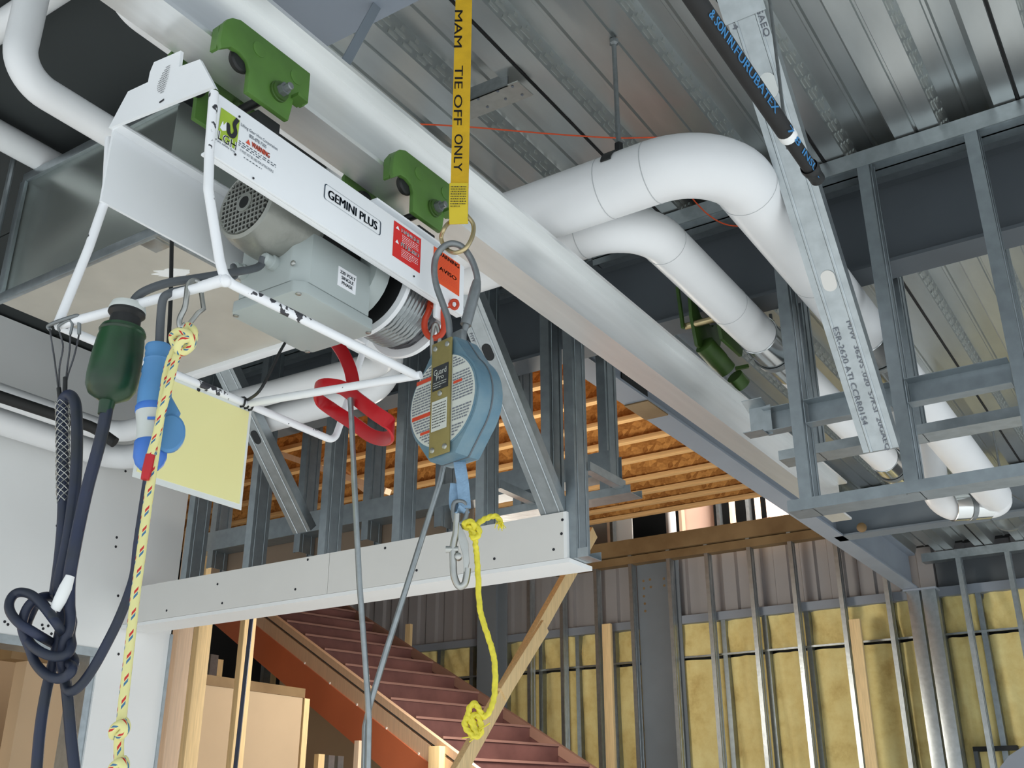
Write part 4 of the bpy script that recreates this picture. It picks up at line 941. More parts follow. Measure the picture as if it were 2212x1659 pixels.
def blob(u, v, rx, ry_):
    c = W(u, v, z=dz0 - .0055); q = [(math.cos(t * math.pi / 9) * rx * (1 + .25 * math.sin(3 * t)), math.sin(t * math.pi / 9) * ry_ * (1 + .2 * math.cos(2.3 * t))) for t in range(18)]
    g.prism(q, c, (.9, .43, 0), (-.43, .9, 0), (0, 0, .0025))
blob(372, 590, .05, .022)
put('sealant_patch', g, M['drywall_white'], du, kind='stuff')
put('drip_edge', G().box(dx0 - .01, dx1 + .02, dy1 - .002, dy1 + .03, dz0 - .02, dz0 + .005), M['white'], du, bevel=.002)
for (u, v, yy) in ((24, 300, 1.44), (12, 700, 1.44)):
    pass
put('hanger_rod', G().cyl((dx0 - .03, 1.44, dz0 - .02), (dx0 - .03, 1.44, H), .009, 8), M['galv'], label='thin hanger rod beside the left end of the shiny duct', cat='rod')
Fp = W(371, 519, z=dz0 - .004).dot(FWD)
g = G(); g.tube([W(371, 519, F=Fp), W(369, 640, F=Fp), W(364, 745, F=Fp), W(362, 880, F=Fp)], .0055, 8); put('pull_cord', g, M['black'], label='thin black cord hanging straight down between the two plugs from the duct', cat='cord')
# black tube with blue print at the top right --------------------------
xh, zh = -.53, 1.368
ye = W(1770, 402, x=xh).y
ht2 = thing('insulated_tube', (xh, 1.6, zh - .02), 'black foam insulated tube with blue lettering along it at the top right', 'tube')
put('foam', G().tube([(xh, -.6, zh), (xh, W(1698, 268, x=xh).y, zh)], .019, 18), M['hosetube'], ht2, smooth=50)
put('foam', G().tube([(xh, W(1700, 272, x=xh).y + .006, zh), (xh, ye - .06, zh)], .0163, 18), M['hosetube'], ht2, smooth=50)
put('collar', G().tube([(xh, W(1690, 262, x=xh).y + .01, zh), (xh, W(1690, 262, x=xh).y + .034, zh)], .0196, 18), M['drywall_white'], ht2, smooth=50)
g = G(); g.lathe((xh, ye - .07, zh), (0, 1, 0), [(.0198, 0), (.0212, .01), (.0195, .026), (.0172, .03), (.0172, .062), (.0105, .064), (.0105, .045)], 18, caps=False); put('end_fitting', g, M['black'], ht2)
g = G()
vd = (V((0, 0, 0)) - V((xh, 1.7, zh))); vd.y = 0; nv = (vd.normalized() + V((.55, 0, .25))).normalized(); tv = V((0, -1, 0)).cross(nv)
def on_tube(body, u0, v0, u1, v1, hh, r_=.0192, mm=0):
    y0, y1 = W(u0, v0, x=xh).y, W(u1, v1, x=xh).y
    words(g, body, V((xh, (y0 + y1) / 2, zh)) + nv * (r_ + .0012), (0, 1, 0), V((0, 1, 0)).cross(-nv).normalized() * (1 if True else -1), width=abs(y1 - y0), height=hh, bold=.0006)
on_tube('& SON IN.', 1517, 25, 1567, 85, .016); on_tube('FURUBATEX', 1570, 95, 1660, 220, .016); on_tube('7 8', 1684, 248, 1708, 282, .014)
on_tube('INSUL', 1718, 300, 1755, 355, .013, .0165)
put('blue_lettering', g, M['blueprint'], ht2, kind='stuff', smooth=0)
q = W(1692, 240, x=xh - .02); g = G(); g.tube([V((xh - .02, q.y, zh + .01)), V((xh - .02, q.y, H))], .004, 8); put('hanger_wire', g, M['grey_steel'], ht2)
# deck bracket, string ---------------------------------------------------
bz = H - .035
c = [W(u, v, z=bz) for u, v in ((1012, 218), (1118, 176), (1152, 206), (1018, 258))]
bk = thing('deck_bracket', (c[0] + c[2]) / 2, 'small pale screwed plate bracket on the deck right of the yellow strap', 'bracket')
g = G(); g.add(c + [p + UP * .004 for p in c], [(0, 1, 2, 3), (7, 6, 5, 4), (0, 4, 5, 1), (1, 5, 6, 2), (2, 6, 7, 3), (3, 7, 4, 0)]); put('plate', g, M['zinc'], bk)
g = G(); a_, b_ = c[0], c[1] * .8 + c[0] * .2; g.add([a_, b_, b_ + UP * .045, a_ + UP * .045, a_ + V((0, .004, 0)), b_ + V((0, .004, 0)), b_ + V((0, .004, .045)), a_ + V((0, .004, .045))], [(0, 1, 2, 3), (7, 6, 5, 4), (3, 2, 6, 7), (0, 4, 5, 1)]); put('upstand', g, M['grey_steel'], bk)
g = G(); screws(g, [W(u, v, z=bz - .001) for u, v in ((1033, 214), (1075, 197), (1053, 231), (1092, 214), (1107, 187), (1128, 205))], (0, 0, -1), .004); put('screws', g, M['ink_soft'], bk, kind='stuff')
g = G(); g.tube(spline([W(905, 268, z=1.80), W(1010, 274, z=1.83), W(1200, 290, z=1.86), W(1330, 298, z=1.88), W(1470, 303, z=1.89), V((-.9, 2.55, 1.80)), W(1490, 405, y=2.75), W(1515, 450, y=2.78), W(1560, 482, y=2.8), W(1610, 489, y=2.8), W(1680, 486, y=2.8)], 6), .0022, 6); put('mason_string', g, M['orangestring'], label='orange string stretched under the deck and sagging behind the fat pipe', cat='string')
# green beam clamp -------------------------------------------------------
xc = -1.20; k_ = lambda u, v, y=3.02: W(u, v, y=y)
bc = thing('beam_clamp', (xc, 3.1, 1.40), 'dark green screw beam clamp gripping the dark beam above the track end', 'clamp')
for x_ in (xc - .045, xc + .045):
    g = G(); g.prism([(3.03, 1.50), (3.20, 1.50), (3.25, 1.60), (3.25, 1.69), (3.205, 1.69), (3.20, 1.655), (3.18, 1.628), (3.08, 1.628), (3.06, 1.655), (3.055, 1.69), (3.0, 1.69), (3.0, 1.60)], (x_ - .006, 0, 0), (0, 1, 0), (0, 0, 1), (.012, 0, 0)); put('jaw_plate', g, M['grn_dark'], bc, bevel=.002)
g = G(); g.cyl((xc - .075, 3.02, 1.575), (xc + .075, 3.02, 1.575), .012, 12); put('screw_rod', g, M['brass'], bc)
g = G(); g.bar((xc - .075, 3.0, 1.56), (xc - .085, 3.0, 1.72), .014, .010); put('handle_bar', g, M['grn_dark'], bc)
a_, b_ = W(1528, 752, y=3.08), W(1566, 795, y=3.16)
g = G(); dd_ = (b_ - a_).normalized(); g.lathe(a_ - dd_ * .02, dd_, [(.03, 0), (.036, .004), (.036, .08), (.034, .09), (.034, (b_ - a_).length + .03)], 22); put('barrel', g, M['grn_dark'], bc)
e_ = b_ + dd_ * .03; g = G(); g.lathe(e_ + V((.015, 0, -.012)), dd_, [(.03, .0), (.03, .045)], 22); put('barrel', g, M['grn_dark'], bc)
g = G(); g.bar(e_ + RIGHT * .02 + UP * .02, e_ + RIGHT * .065 + UP * .03, .012, .012); put('pin', g, M['grn_dark'], bc)
# ================================================================ THINGS HANGING IN FRONT
Fs = 1.725
w = lambda u, v, F=Fs: W(u, v, F=F)
# yellow tie-off strap ---------------------------------------------------
sp = thing('tie_off_strap', w(990, 486), 'yellow webbing strap hand lettered MAM TIE OFF ONLY, hanging from the deck', 'strap')
c0 = w(991, 480); hw = (w(1011, 300) - w(973, 300)).length / 2
top = V((c0.x, c0.y, H))
vs, fs = strip([c0, c0 * .5 + top * .5, top], RIGHT * hw, .0014); put('webbing', G().add(vs, fs), M['strap'], sp, smooth=0)
vs, fs = strip([w(991, 484), w(990, 440, Fs - .006), w(991, 396, Fs - .004)], RIGHT * (hw * 1.03), .0012); put('sewn_tag', G().add(vs, fs), M['strap_label'], sp, smooth=30)
g = G(); small_print(g, w(974, 404, Fs - .0085), RIGHT, UP, hw * 1.7, 9, .0055); put('tag_print', g, M['ink'], sp, kind='stuff', smooth=0)
g = G()
for body, v0, v1 in (('MAM', 22, 102), ('TIE OFF', 142, 270), ('ONLY', 290, 370)):
    p, q = w(989, v0, Fs - .0022), w(991, v1, Fs - .0022); words(g, body, (p + q) / 2, -UP, RIGHT, width=(p - q).length, height=hw * .95, bold=.0003)
put('hand_lettering', g, M['ink'], sp, smooth=0, kind='stuff')
# steel ring -------------------------------------------------------------
rg = spline([w(*p) for p in ((958, 497), (953, 515, Fs + .012), (962, 535, Fs + .006), (982, 546, Fs - .008), (1005, 537, Fs - .014), (1020, 512, Fs - .01), (1023, 488), (1013, 471), (1003, 466, Fs + .008), (972, 480, Fs + .008))], 6, True)
put('strap_ring', G().tube(rg, .0042, 12, closed=True), M['brass'], label='yellowish steel ring through the foot of the yellow strap', cat='ring', smooth=60)
# big carabiner ----------------------------------------------------------
cb_ = thing('carabiner', w(985, 745), 'large grey carabiner between the steel ring and the blue fall arrester', 'carabiner')
cp = spline([w(*p) for p in ((995, 745), (978, 742), (972, 725), (968, 690), (956, 655), (943, 618), (938, 585), (942, 555), (957, 534, Fs - .004), (978, 526, Fs - .008), (1000, 535, Fs - .004), (1018, 560), (1029, 590), (1032, 615))], 7)
put('body', G().tube(cp, .0062, 14), M['grey_steel'], cb_, smooth=60)
put('gate_sleeve', G().tube([w(1030, 607), w(1027, 625), w(1006, 702)], [.0078, .0105, .0105], 16), M['grey_steel'], cb_, smooth=40)
put('gate', G().tube([w(1008, 698), w(1003, 715), w(996, 745)], [.007, .0055, .0055], 12), M['grey_steel'], cb_, smooth=60)
# fall arrester ----------------------------------------------------------
fa = thing('fall_arrester', w(970, 985), 'round worn blue self-retracting fall arrester with a printed face', 'fall arrester')
Nn = (-FWD - RIGHT).normalized(); Aa = (RIGHT - FWD).normalized(); C0 = w(957, 866, 1.70)
R_, T_ = .092, .058
def teardrop(R_, ht, hb, wt, wb_):
    q = [(-wt, ht), (wt, ht)]
    for k in range(0, 25):
        th = math.radians(50 - k * 95 / 24); q.append((math.cos(th) * R_, math.sin(th) * R_))
    q += [(wb_, -hb), (-wb_, -hb)]
    for k in range(0, 25):
        th = math.radians(225 - k * 95 / 24); q.append((math.cos(th) * R_, math.sin(th) * R_))
    return q
td = teardrop(R_, .118, .104, .026, .034)
put('casing', G().prism(td, C0, Aa, UP, -Nn * T_), M['block'], fa, bevel=.005)
put('casing_seam', G().prism(teardrop(R_ + .0012, .1185, .1046, .0266, .0346), C0 - Nn * (T_ * .52), Aa, UP, -Nn * .003), M['steel_dark'], fa)
g = G(); g.lathe(C0, Nn, [(.087, -.001), (.087, .0012), (.0845, .002)], 56); put('face_rim', g, M['block'], fa)
g = G(); g.lathe(C0 + Nn * .002, Nn, [(.084, 0), (.084, .0006)], 56); put('printed_face', g, M['face_label'], fa, smooth=0)
g = G(); R = random.Random(5)
for k in range(30):
    b_ = .076 - k * .0053; half = math.sqrt(max(.080 ** 2 - b_ * b_, 0))
    for s_, e_ in ((-half, -.028), (.028, half)):
        if e_ - s_ < .006 or k in (5, 6, 17, 18, 24): continue
        x_ = s_
        while x_ < e_:
            w_ = min(R.uniform(.003, .009), e_ - x_); o_ = C0 + Nn * .0032 + Aa * x_ + UP * b_
            g.quad(o_, o_ + Aa * w_, o_ + Aa * w_ + UP * .0026, o_ + UP * .0026); x_ += w_ + .0016
put('face_print', g, M['ink_soft'], fa, kind='stuff', smooth=0)
g = G()
for (x0_, x1_, b_, hh) in ((-.070, -.028, .047, .0075), (-.079, -.028, -.020, .0075), (-.055, -.03, -.052, .005), (.030, .052, .022, .005)):
    o_ = C0 + Nn * .0034 + UP * b_; g.quad(o_ + Aa * x0_, o_ + Aa * x1_, o_ + Aa * x1_ + UP * hh, o_ + Aa * x0_ + UP * hh)
put('red_bars', g, M['orange'], fa, kind='stuff', smooth=0)
plc = G(); plc.prism([(-.0255, -.101), (.0255, -.101), (.0255, .114), (-.0255, .114)], C0 + Nn * .003, Aa, UP, Nn * .0045); pl_ = put('centre_plate', plc, M['plate_olive'], fa, bevel=.0012)
g = G()
for a_, b_ in ((-.016, .102), (.016, .102), (-.016, -.09), (.016, -.09), (0, .012)): g.lathe(C0 + Nn * .0075 + Aa * a_ + UP * b_, Nn, [(.0055, 0), (.0048, .002), (.002, .0026)], 12)
put('rivets', g, M['zinc'], pl_, kind='stuff')
o_ = C0 + Nn * .0078
g = G(); g.prism([(-.02, .02), (.021, .02), (.021, .066), (-.02, .066)], o_, Aa, UP, Nn * .0006); put('maker_label', g, M['label_black'], pl_, smooth=0)
g = G(); words(g, 'Guard', o_ + Nn * .001 + UP * .054, Aa, UP, width=.033, height=.011); words(g, 'Pro', o_ + Nn * .001 + UP * .043, Aa, UP, width=.02, height=.009); small_print(g, o_ + Nn * .001 + UP * .033 - Aa * .017, Aa, UP, .034, 3, .0045); put('maker_lettering', g, M['face_label'], pl_, kind='stuff', smooth=0)
g = G(); g.prism([(-.02, -.056), (.02, -.056), (.02, .0), (-.02, .0)], o_, Aa, UP, Nn * .0006); put('data_label', g, M['face_label'], pl_, smooth=0)
g = G(); small_print(g, o_ + Nn * .001 + UP * -.008 - Aa * .017, Aa, UP, .034, 9, .0052); put('data_print', g, M['ink'], pl_, kind='stuff', smooth=0)
g = G(); c_ = C0 - Nn * (T_ * .55) - UP * .098 - Aa * .052; g.lathe(w(930, 962, 1.75), (-UP * .9 - RIGHT * .5), [(.022, -.03), (.024, -.012), (.021, .0), (.012, .008), (.001, .010)], 20); put('guide_cap', g, M['grey_steel'], fa)
tp = w(986, 742); g = G(); g.obox(C0 - Nn * T_ * .5 + UP * .128, Aa * .02, Nn * .007, UP * .014); put('top_eye', g, M['grey_steel'], fa, bevel=.003)
# lanyard and snap hook
vs, fs = strip(spline([w(990, 965, 1.735), w(993, 1000), w(999, 1040), w(1003, 1080), w(1004, 1098, Fs - .004)], 5), RIGHT * .0105, .0016); put('webbing', G().add(vs, fs), M['lanyard'], fa, smooth=40)
vs, fs = strip(spline([w(1004, 1098, Fs - .004), w(996, 1106), w(985, 1096, Fs + .008), w(983, 1075, Fs + .01), w(986, 1045, Fs + .008)], 5), RIGHT * .0105, .0016); put('webbing_loop', G().add(vs, fs), M['lanyard'], fa, smooth=40)
hk = thing('snap_hook', w(992, 1265), 'steel double action snap hook on the blue lanyard, with a yellow rope tied to it', 'hook')
put('eye', G().tube(spline([w(983, 1085), w(979, 1105), w(984, 1128), w(1000, 1128), (w(1008, 1108)), w(1003, 1086)], 6, True), .0042, 10, closed=True), M['grey_steel'], hk, smooth=60)
put('body', G().tube(spline([w(987, 1110), w(985, 1150), w(979, 1180), w(979, 1215), w(981, 1245), w(991, 1266), (w(1003, 1262)), w(1008, 1245), w(1010, 1228)], 6), [.0058] * 25 + [.0066] * 24, 12) if False else G().tube(spline([w(987, 1110), w(985, 1150), w(979, 1180), w(979, 1215), w(981, 1245), w(991, 1266), (w(1003, 1262)), w(1008, 1245), w(1010, 1228)], 6), .006, 12), M['zinc'], hk, smooth=60)
g = G(); q = [w(990, 1128), w(1003, 1150), w(1012, 1175), w(1014, 1215), w(1009, 1240), w(1002, 1236), (w(1000, 1200)), w(990, 1165)]
g.add([p - FWD * .004 for p in q] + [p + FWD * .004 for p in q], [tuple(range(8))[::-1], tuple(range(8, 16))] + [(i, (i + 1) % 8, 8 + (i + 1) % 8, 8 + i) for i in range(8)]); put('gate', g, M['zinc'], hk, bevel=.001)
g = G(); g.cyl(w(963, 1187), w(990, 1187), .006, 12); put('thumb_pin', g, M['zinc'], hk)
g = G(); g.lathe(w(990, 1203), -FWD, [(.006, -.006), (.006, .007), (.003, .009)], 12); put('rivet', g, M['zinc'], hk)
# yellow twisted rope -----------------------------------------------------
yr_ = thing('tag_rope', w(1035, 1600), 'loose yellow twisted rope knotted to the snap hook, ending in a bunched tangle', 'rope')
YR = dict(n=15, lobes=3, amp=.18, pitch=.03)
put('rope', G().tube(spline([w(1006, 1135), w(1018, 1140, Fs - .006), w(1026, 1155, Fs - .008), w(1027, 1175, Fs - .004), w(1030, 1200), w(1033, 1250), w(1036, 1310), w(1046, 1350), w(1062, 1400), w(1069, 1440), w(1068, 1500), w(1058, 1535), w(1045, 1548), w(1036, 1535), w(1026, 1520), w(1015, 1528), w(1012, 1548), w(1022, 1570), w(1034, 1592), w(1026, 1572), w(1020, 1550), w(1030, 1545), w(1038, 1562), w(1038, 1585), w(1025, 1590), w(1008, 1575), w(1004, 1560), w(1010, 1548)], 6), .0046, **YR), M['yrope'], yr_, smooth=60)
put('knot', G().tube(spline([w(1003, 1132, Fs - .006), w(1016, 1126, Fs - .012), w(1026, 1138, Fs - .012), w(1018, 1150, Fs - .002), w(1022, 1162, Fs - .012), w(1034, 1156, Fs - .01), w(1034, 1142, Fs - .012), w(1022, 1134, Fs - .004), w(1010, 1142, Fs + .006)], 6, True), .0044, closed=True, **YR), M['yrope'], yr_, smooth=60)
put('tail', G().tube(spline([w(1022, 1140, Fs - .008), w(1036, 1128), w(1052, 1119), w(1068, 1115), w(1078, 1121), w(1080, 1130)], 6), [.0046] * 30 + [.007], **YR), M['yrope'], yr_, smooth=60)
g = G(); R = random.Random(2)
for k in range(16):
    p = w(1079, 1127) + V((R.uniform(-.004, .004), R.uniform(-.004, .004), 0)); g.tube([p, p - UP * R.uniform(.008, .016) + V((R.uniform(-.006, .006), R.uniform(-.006, .006), 0))], .0008, 5)
for k in range(9):
    p = w(1036 + R.uniform(-8, 6), 1585 + R.uniform(-10, 5)); g.tube([p, p + V((R.uniform(-.02, .02), R.uniform(-.02, .02), R.uniform(-.012, .012)))], .001, 5)
put('frayed_end', g, M['yrope'], yr_, kind='stuff')
# orange shackle, thimble, wire ropes ------------------------------------
Fk = 1.83
sh = thing('bow_shackle', w(940, 730, Fk), 'orange-red bow shackle on the hoist end lug', 'shackle')
put('bow', G().tube(spline([w(930, 652, Fk), w(926, 672, Fk), w(918, 692, Fk + .004), (w(918, 712, Fk + .006)), w(928, 727, Fk + .004), w(944, 729, Fk), w(957, 716, Fk - .004), w(959, 695, Fk - .006), w(955, 672, Fk - .004), w(954, 655, Fk - .002)], 6), .0062, 12), M['orange'], sh, smooth=60)
put('pin', G().cyl(w(928, 662, Fk), w(976, 659, Fk - .01), .0055, 12), M['orange'], sh)
put('pin_eye', G().tube(spline([w(974, 661, Fk - .01), w(976, 650, Fk - .01), w(986, 650, Fk - .01), w(989, 659, Fk - .01), w(983, 667, Fk - .01)], 5, True), .0034, 10, closed=True), M['orange'], sh, smooth=60)
wr = thing('wire_rope', w(795, 1640, 1.80), 'steel wire rope dropping from the hoist in two strands that join near the bottom', 'wire rope')
WR = dict(n=20, lobes=5, amp=.2, pitch=.05)
put('strand', G().tube([w(757, 860, 1.80), w(760, 930, 1.80), w(766, 1050, 1.80), w(776, 1250, 1.80), w(795, 1515, 1.80), w(797, 1560, 1.80), w(794, 1700, 1.80)], .0047, **WR), M['wire'], wr, smooth=60)
put('strand', G().tube([w(944, 790, Fk), w(952, 900, Fk), w(962, 985, Fk), w(950, 1040, Fk), w(900, 1200, 1.82), w(836, 1400, 1.81), w(800, 1520, 1.807), w(789, 1570, 1.805), w(786, 1700, 1.805)], .0047, **WR), M['wire'], wr, smooth=60)
put('thimble', G().tube(spline([w(940, 795, Fk), w(934, 770, Fk), w(933, 735, Fk), w(936, 708, Fk), w(941, 700, Fk), w(947, 710, Fk), w(949, 740, Fk), w(947, 775, Fk)], 6, True), .0042, 10, closed=True), M['zinc'], wr, smooth=60)
# yellow sheet in a clear sleeve on the guard ------------------------------
xs_ = -1.627 * K
a_, b_ = W(285, 1035, x=xs_), W(521, 1097, x=xs_)
t0, t1 = W(537, 880, x=xs_), None
zt_l = W(360, 810, x=xs_); zl = cFL.z * K
ys = thing('laminated_sheet', (xs_, (a_.y + b_.y) / 2, b_.z), 'plain yellow sheet in a clear laminate hanging from the left guard bar', 'sheet')
z_b = (a_.z + b_.z) / 2
put('laminate', G().box(xs_ - .0008, xs_ + .0008, a_.y, b_.y, z_b, zl - .006), M['clear'], ys, smooth=0)
put('paper', G().box(xs_ - .0012, xs_ + .0014, a_.y + .006, b_.y - .006, z_b + .010, zl - .012), M['yellow_sheet'], ys, smooth=0)
g = G(); g.lathe(W(429, 842, x=xs_ + .0016), (1, 0, 0), [(.0035, 0), (.0035, .0006)], 12); put('punch_hole', g, M['ink'], ys)
zp = cFL * K
zt2 = thing('zip_tie', zp, 'black cable tie and thin black cord at the guard corner above the yellow sheet', 'cable tie')
g = G(); 
for k in range(3):
    o_ = zp + V((0, -.012 + .010 * k, 0)); g.tube([o_ + V((math.cos(t * .6283) * .0095, .003 * math.sin(t), math.sin(t * .6283) * .0095)) for t in range(10)], .0018, 6, closed=True)
put('tie', g, M['black'], zt2, kind='stuff', smooth=60)
put('cord', G().tube(spline([zp + UP * .006, W(560, 845, F=1.72), W(585, 800, F=1.74), W(602, 765, F=1.76), W(615, 742, F=1.78)], 5), .0028, 8), M['black'], zt2, smooth=60)
# snap link and flecked rope ------------------------------------------------
Fr = 1.345
c = lambda u, v, F=Fr: W(u, v, F=F)
cl_ = thing('snap_link', c(415, 705), 'small steel snap link hooked over the near guard bar, holding the flecked rope', 'carabiner')
put('body', G().tube(spline([c(402, 700), c(391, 708), (c(388, 690)), c(399, 665), c(403, 640), c(406, 618, Fr + .005), c(416, 607, Fr + .016), c(428, 610, Fr + .022), c(433, 628, Fr + .024)], 6), .0042, 12), M['zinc'], cl_, smooth=60)
put('gate', G().tube([c(434, 626, Fr + .022), c(440, 668, Fr + .015), c(428, 676, Fr + .01), c(409, 700)], .0036, 10), M['zinc'], cl_, smooth=60)
fr_ = thing('flecked_rope', c(255, 1650), 'yellow rope with red and blue flecks hanging beside the blue plug', 'rope')
RP = dict(n=12)
put('rope', G().tube(spline([c(404, 712), c(392, 740), c(376, 760), c(362, 800), c(352, 860), c(342, 930), c(334, 985), c(323, 1060), c(312, 1140), c(303, 1210), c(292, 1290), c(282, 1380), c(273, 1460), c(266, 1520), c(262, 1560), c(257, 1600), c(257, 1650), c(257, 1700)], 6), .0062, **RP), M['fleck'], fr_, smooth=60)
put('rope_tail', G().tube(spline([c(396, 745), c(380, 775, 1.335), c(366, 830, 1.33), c(352, 880, 1.33), c(338, 940, 1.335), c(325, 985, 1.335)], 6), .0058, **RP), M['fleck'], fr_, smooth=60)
put('taped_end', G().tube([c(325, 983, 1.335), c(318, 1015, 1.335), c(313, 1036, 1.335)], [.0064, .0068, .0056], 12), M['red'], fr_, smooth=50, label='red taped rope end')
kn = spline([c(405, 705), c(418, 715, 1.33), c(416, 735, 1.33), c(398, 748, 1.335), c(378, 742, 1.345), c(374, 725, 1.34), c(390, 716, 1.325), c(410, 726, 1.322), (c(414, 745, 1.33)), c(396, 760, 1.335), c(384, 752, 1.325), c(392, 735, 1.318), (c(408, 728, 1.325))], 6, True)
put('knot', G().tube(kn, .0062, closed=True, **RP), M['fleck'], fr_, smooth=60)
for (u, v) in ((259, 1572), (257, 1655)):
    kk = spline([c(u + 8, v - 14), c(u + 13, v), c(u - 2, v + 12), c(u - 14, v + 16), c(u - 12, v + 2, 1.335), c(u + 4, v - 8, 1.33), c(u + 12, v + 4, 1.33), c(u, v + 16, 1.34)], 6, True)
    put('knot', G().tube(kk, .0058, closed=True, **RP), M['fleck'], fr_, smooth=60)
# green plug, blue plug, cables ----------------------------------------------
Fg = 1.40
gp = thing('green_plug', W(232, 870, F=Fg), 'fat dark green cable connector with a black neck hanging under the guard', 'plug')
p_, q_ = W(279, 655, F=Fg), W(232, 868, F=Fg); ax = (q_ - p_); L_ = ax.length; ax.normalize(); u_ = L_ / 218
def lat(parent, nm, mm, prof, o0=p_, a0=ax, s_=u_, n=28): return put(nm, G().lathe(o0, a0, [(r * s_, h * s_) for r, h in prof], n), M[mm], parent, smooth=40)
lat(gp, 'end_nut', 'plug_grey', [(12, 0), (33, 4), (37, 16), (36, 22)])
lat(gp, 'neck', 'black', [(36, 18), (37, 26), (30, 34), (31, 50), (31, 66)])
lat(gp, 'body', 'plug_green', [(30, 56), (42, 58), (45, 64), (44, 74), (46, 84), (49, 120), (50, 165), (48, 188), (40, 203), (22, 214), (15, 218)])
lat(gp, 'ridge', 'plug_green', [(44.5, 64), (46.5, 68), (44.5, 72)])
lat(gp, 'sleeve', 'plug_green', [(16, 212), (15, 225), (13, 245)])
CABLE = dict(n=14)
c1 = thing('power_cable', W(130, 1500, F=1.44), 'dark blue cable from the green connector, tied in a loose overhand knot', 'cable')
kz = lambda u, v, F: W(u / 3.95, 1239 + v / 3.95, F=F)
pts = [W(233, 866, F=Fg), W(229, 895, F=Fg), W(217, 950, F=1.405), W(205, 995, F=1.41), W(190, 1050, F=1.415), W(174, 1120, F=1.42), W(160, 1190, F=1.42), W(150, 1250, F=1.425), kz(590, 260, 1.425), kz(600, 370, 1.425), kz(585, 480, 1.425), kz(540, 620, 1.43), kz(530, 760, 1.435), kz(552, 880, 1.44), kz(572, 1010, 1.44), kz(590, 1200, 1.44), kz(612, 1450, 1.44), kz(640, 1700, 1.44), kz(650, 1850, 1.44)]
path = spline(pts, 6); N = len(path)
put('cable', G().tube(path, [.0088 if i < N * .38 else .0088 - .0012 * min(1, (i - N * .38) / 10) for i in range(N)], **CABLE), M['cable'], c1, smooth=60)
put('tape_wrap', G().tube([kz(600, 20, 1.412), kz(560, 120, 1.412), kz(510, 230, 1.412), kz(470, 310, 1.414)], [.006, .0085, .0085, .007], 12), M['drywall_white'], c1, smooth=50)
c2_ = thing('power_cable', W(100, 1500, F=1.46), 'dark cable held by a wire mesh grip, bent over at its top', 'cable')
pts = [W(118, 1290, F=1.45), W(124, 1250, F=1.455), W(132, 1180, F=1.46), W(137, 1100, F=1.46), W(136, 1000, F=1.46), W(134, 900, F=1.46), W(137, 865, F=1.458), W(149, 853, F=1.452), W(162, 868, F=1.447), W(166, 910, F=1.445), W(166, 980, F=1.445), W(162, 1050, F=1.445), W(152, 1130, F=1.445), W(140, 1200, F=1.445), W(128, 1255, F=1.445), kz(500, 180, 1.446), kz(530, 300, 1.446), kz(525, 430, 1.446), kz(500, 560, 1.446), kz(470, 700, 1.446), kz(440, 820, 1.446), kz(400, 980, 1.446), kz(360, 1200, 1.446), kz(335, 1400, 1.446), kz(310, 1700, 1.446), kz(300, 1850, 1.446)]
path = spline(pts, 6); N = len(path)
put('cable', G().tube(path, [.0083 if i < N * .58 else .0074 for i in range(N)], **CABLE), M['cable'], c2_, smooth=60)
# wire mesh grip: two families of helices round the left leg
g = G(); a_, b_ = W(135, 868, F=1.46), W(137, 1085, F=1.46); axm = b_ - a_; dm, sm_, um_ = frame(axm)
for k in range(6):
    for sgn in (1, -1):
        pts = []
        for t in range(61):
            f = t / 60; th = sgn * (f * 2 * math.pi * 2.6) + k * math.pi / 3; rr = .0098 if f < .85 else .0098 - .001 * (f - .85) / .15
            pts.append(a_ + axm * f + (sm_ * math.cos(th) + um_ * math.sin(th)) * rr)
        g.tube(pts, .0007, 5)
mg = thing('mesh_grip', b_, 'woven wire mesh cable grip hung from the guard corner over the dark cable', 'cable grip')
put('mesh', g, M['zinc'], mg, kind='stuff', smooth=60)
for tops, bot in ((((108, 712), (118, 780)), (127, 848)), (((128, 715), (136, 750)), (128, 800)), (((152, 722), (150, 760)), (143, 815)), (((171, 722), (160, 770)), (144, 822))):
    pts = [W(*t_, F=1.462) for t_ in tops] + [W(*bot, F=1.462), W(bot[0] + 2, 868, F=1.462)]
    put('hanger_wire', G().tube(spline(pts, 5), .0013, 8, lobes=3, amp=.2, pitch=.008), M['wire_dark'], mg, smooth=60)
for t_, b2 in (((127, 838), (131, 872)), ((141, 815), (140, 862))):
    put('crimp', G().tube([W(*t_, F=1.462), W(*b2, F=1.462)], .0034, 10), M['black'], mg)
put('support_loop', G().tube(spline([W(108, 712, F=1.462), W(104, 705, F=1.462), W(118, 697, F=1.452), W(160, 683, F=1.442), W(170, 684, F=1.442), W(171, 696, F=1.446), W(171, 722, F=1.45)], 6), .0030, 10), M['grey_steel'], mg, smooth=60)
put('support_loop', G().tube(spline([W(128, 715, F=1.462), W(127, 704, F=1.455), W(148, 692, F=1.448), W(156, 700, F=1.448), W(152, 722, F=1.45)], 6), .0022, 10), M['grey_steel'], mg, smooth=60)
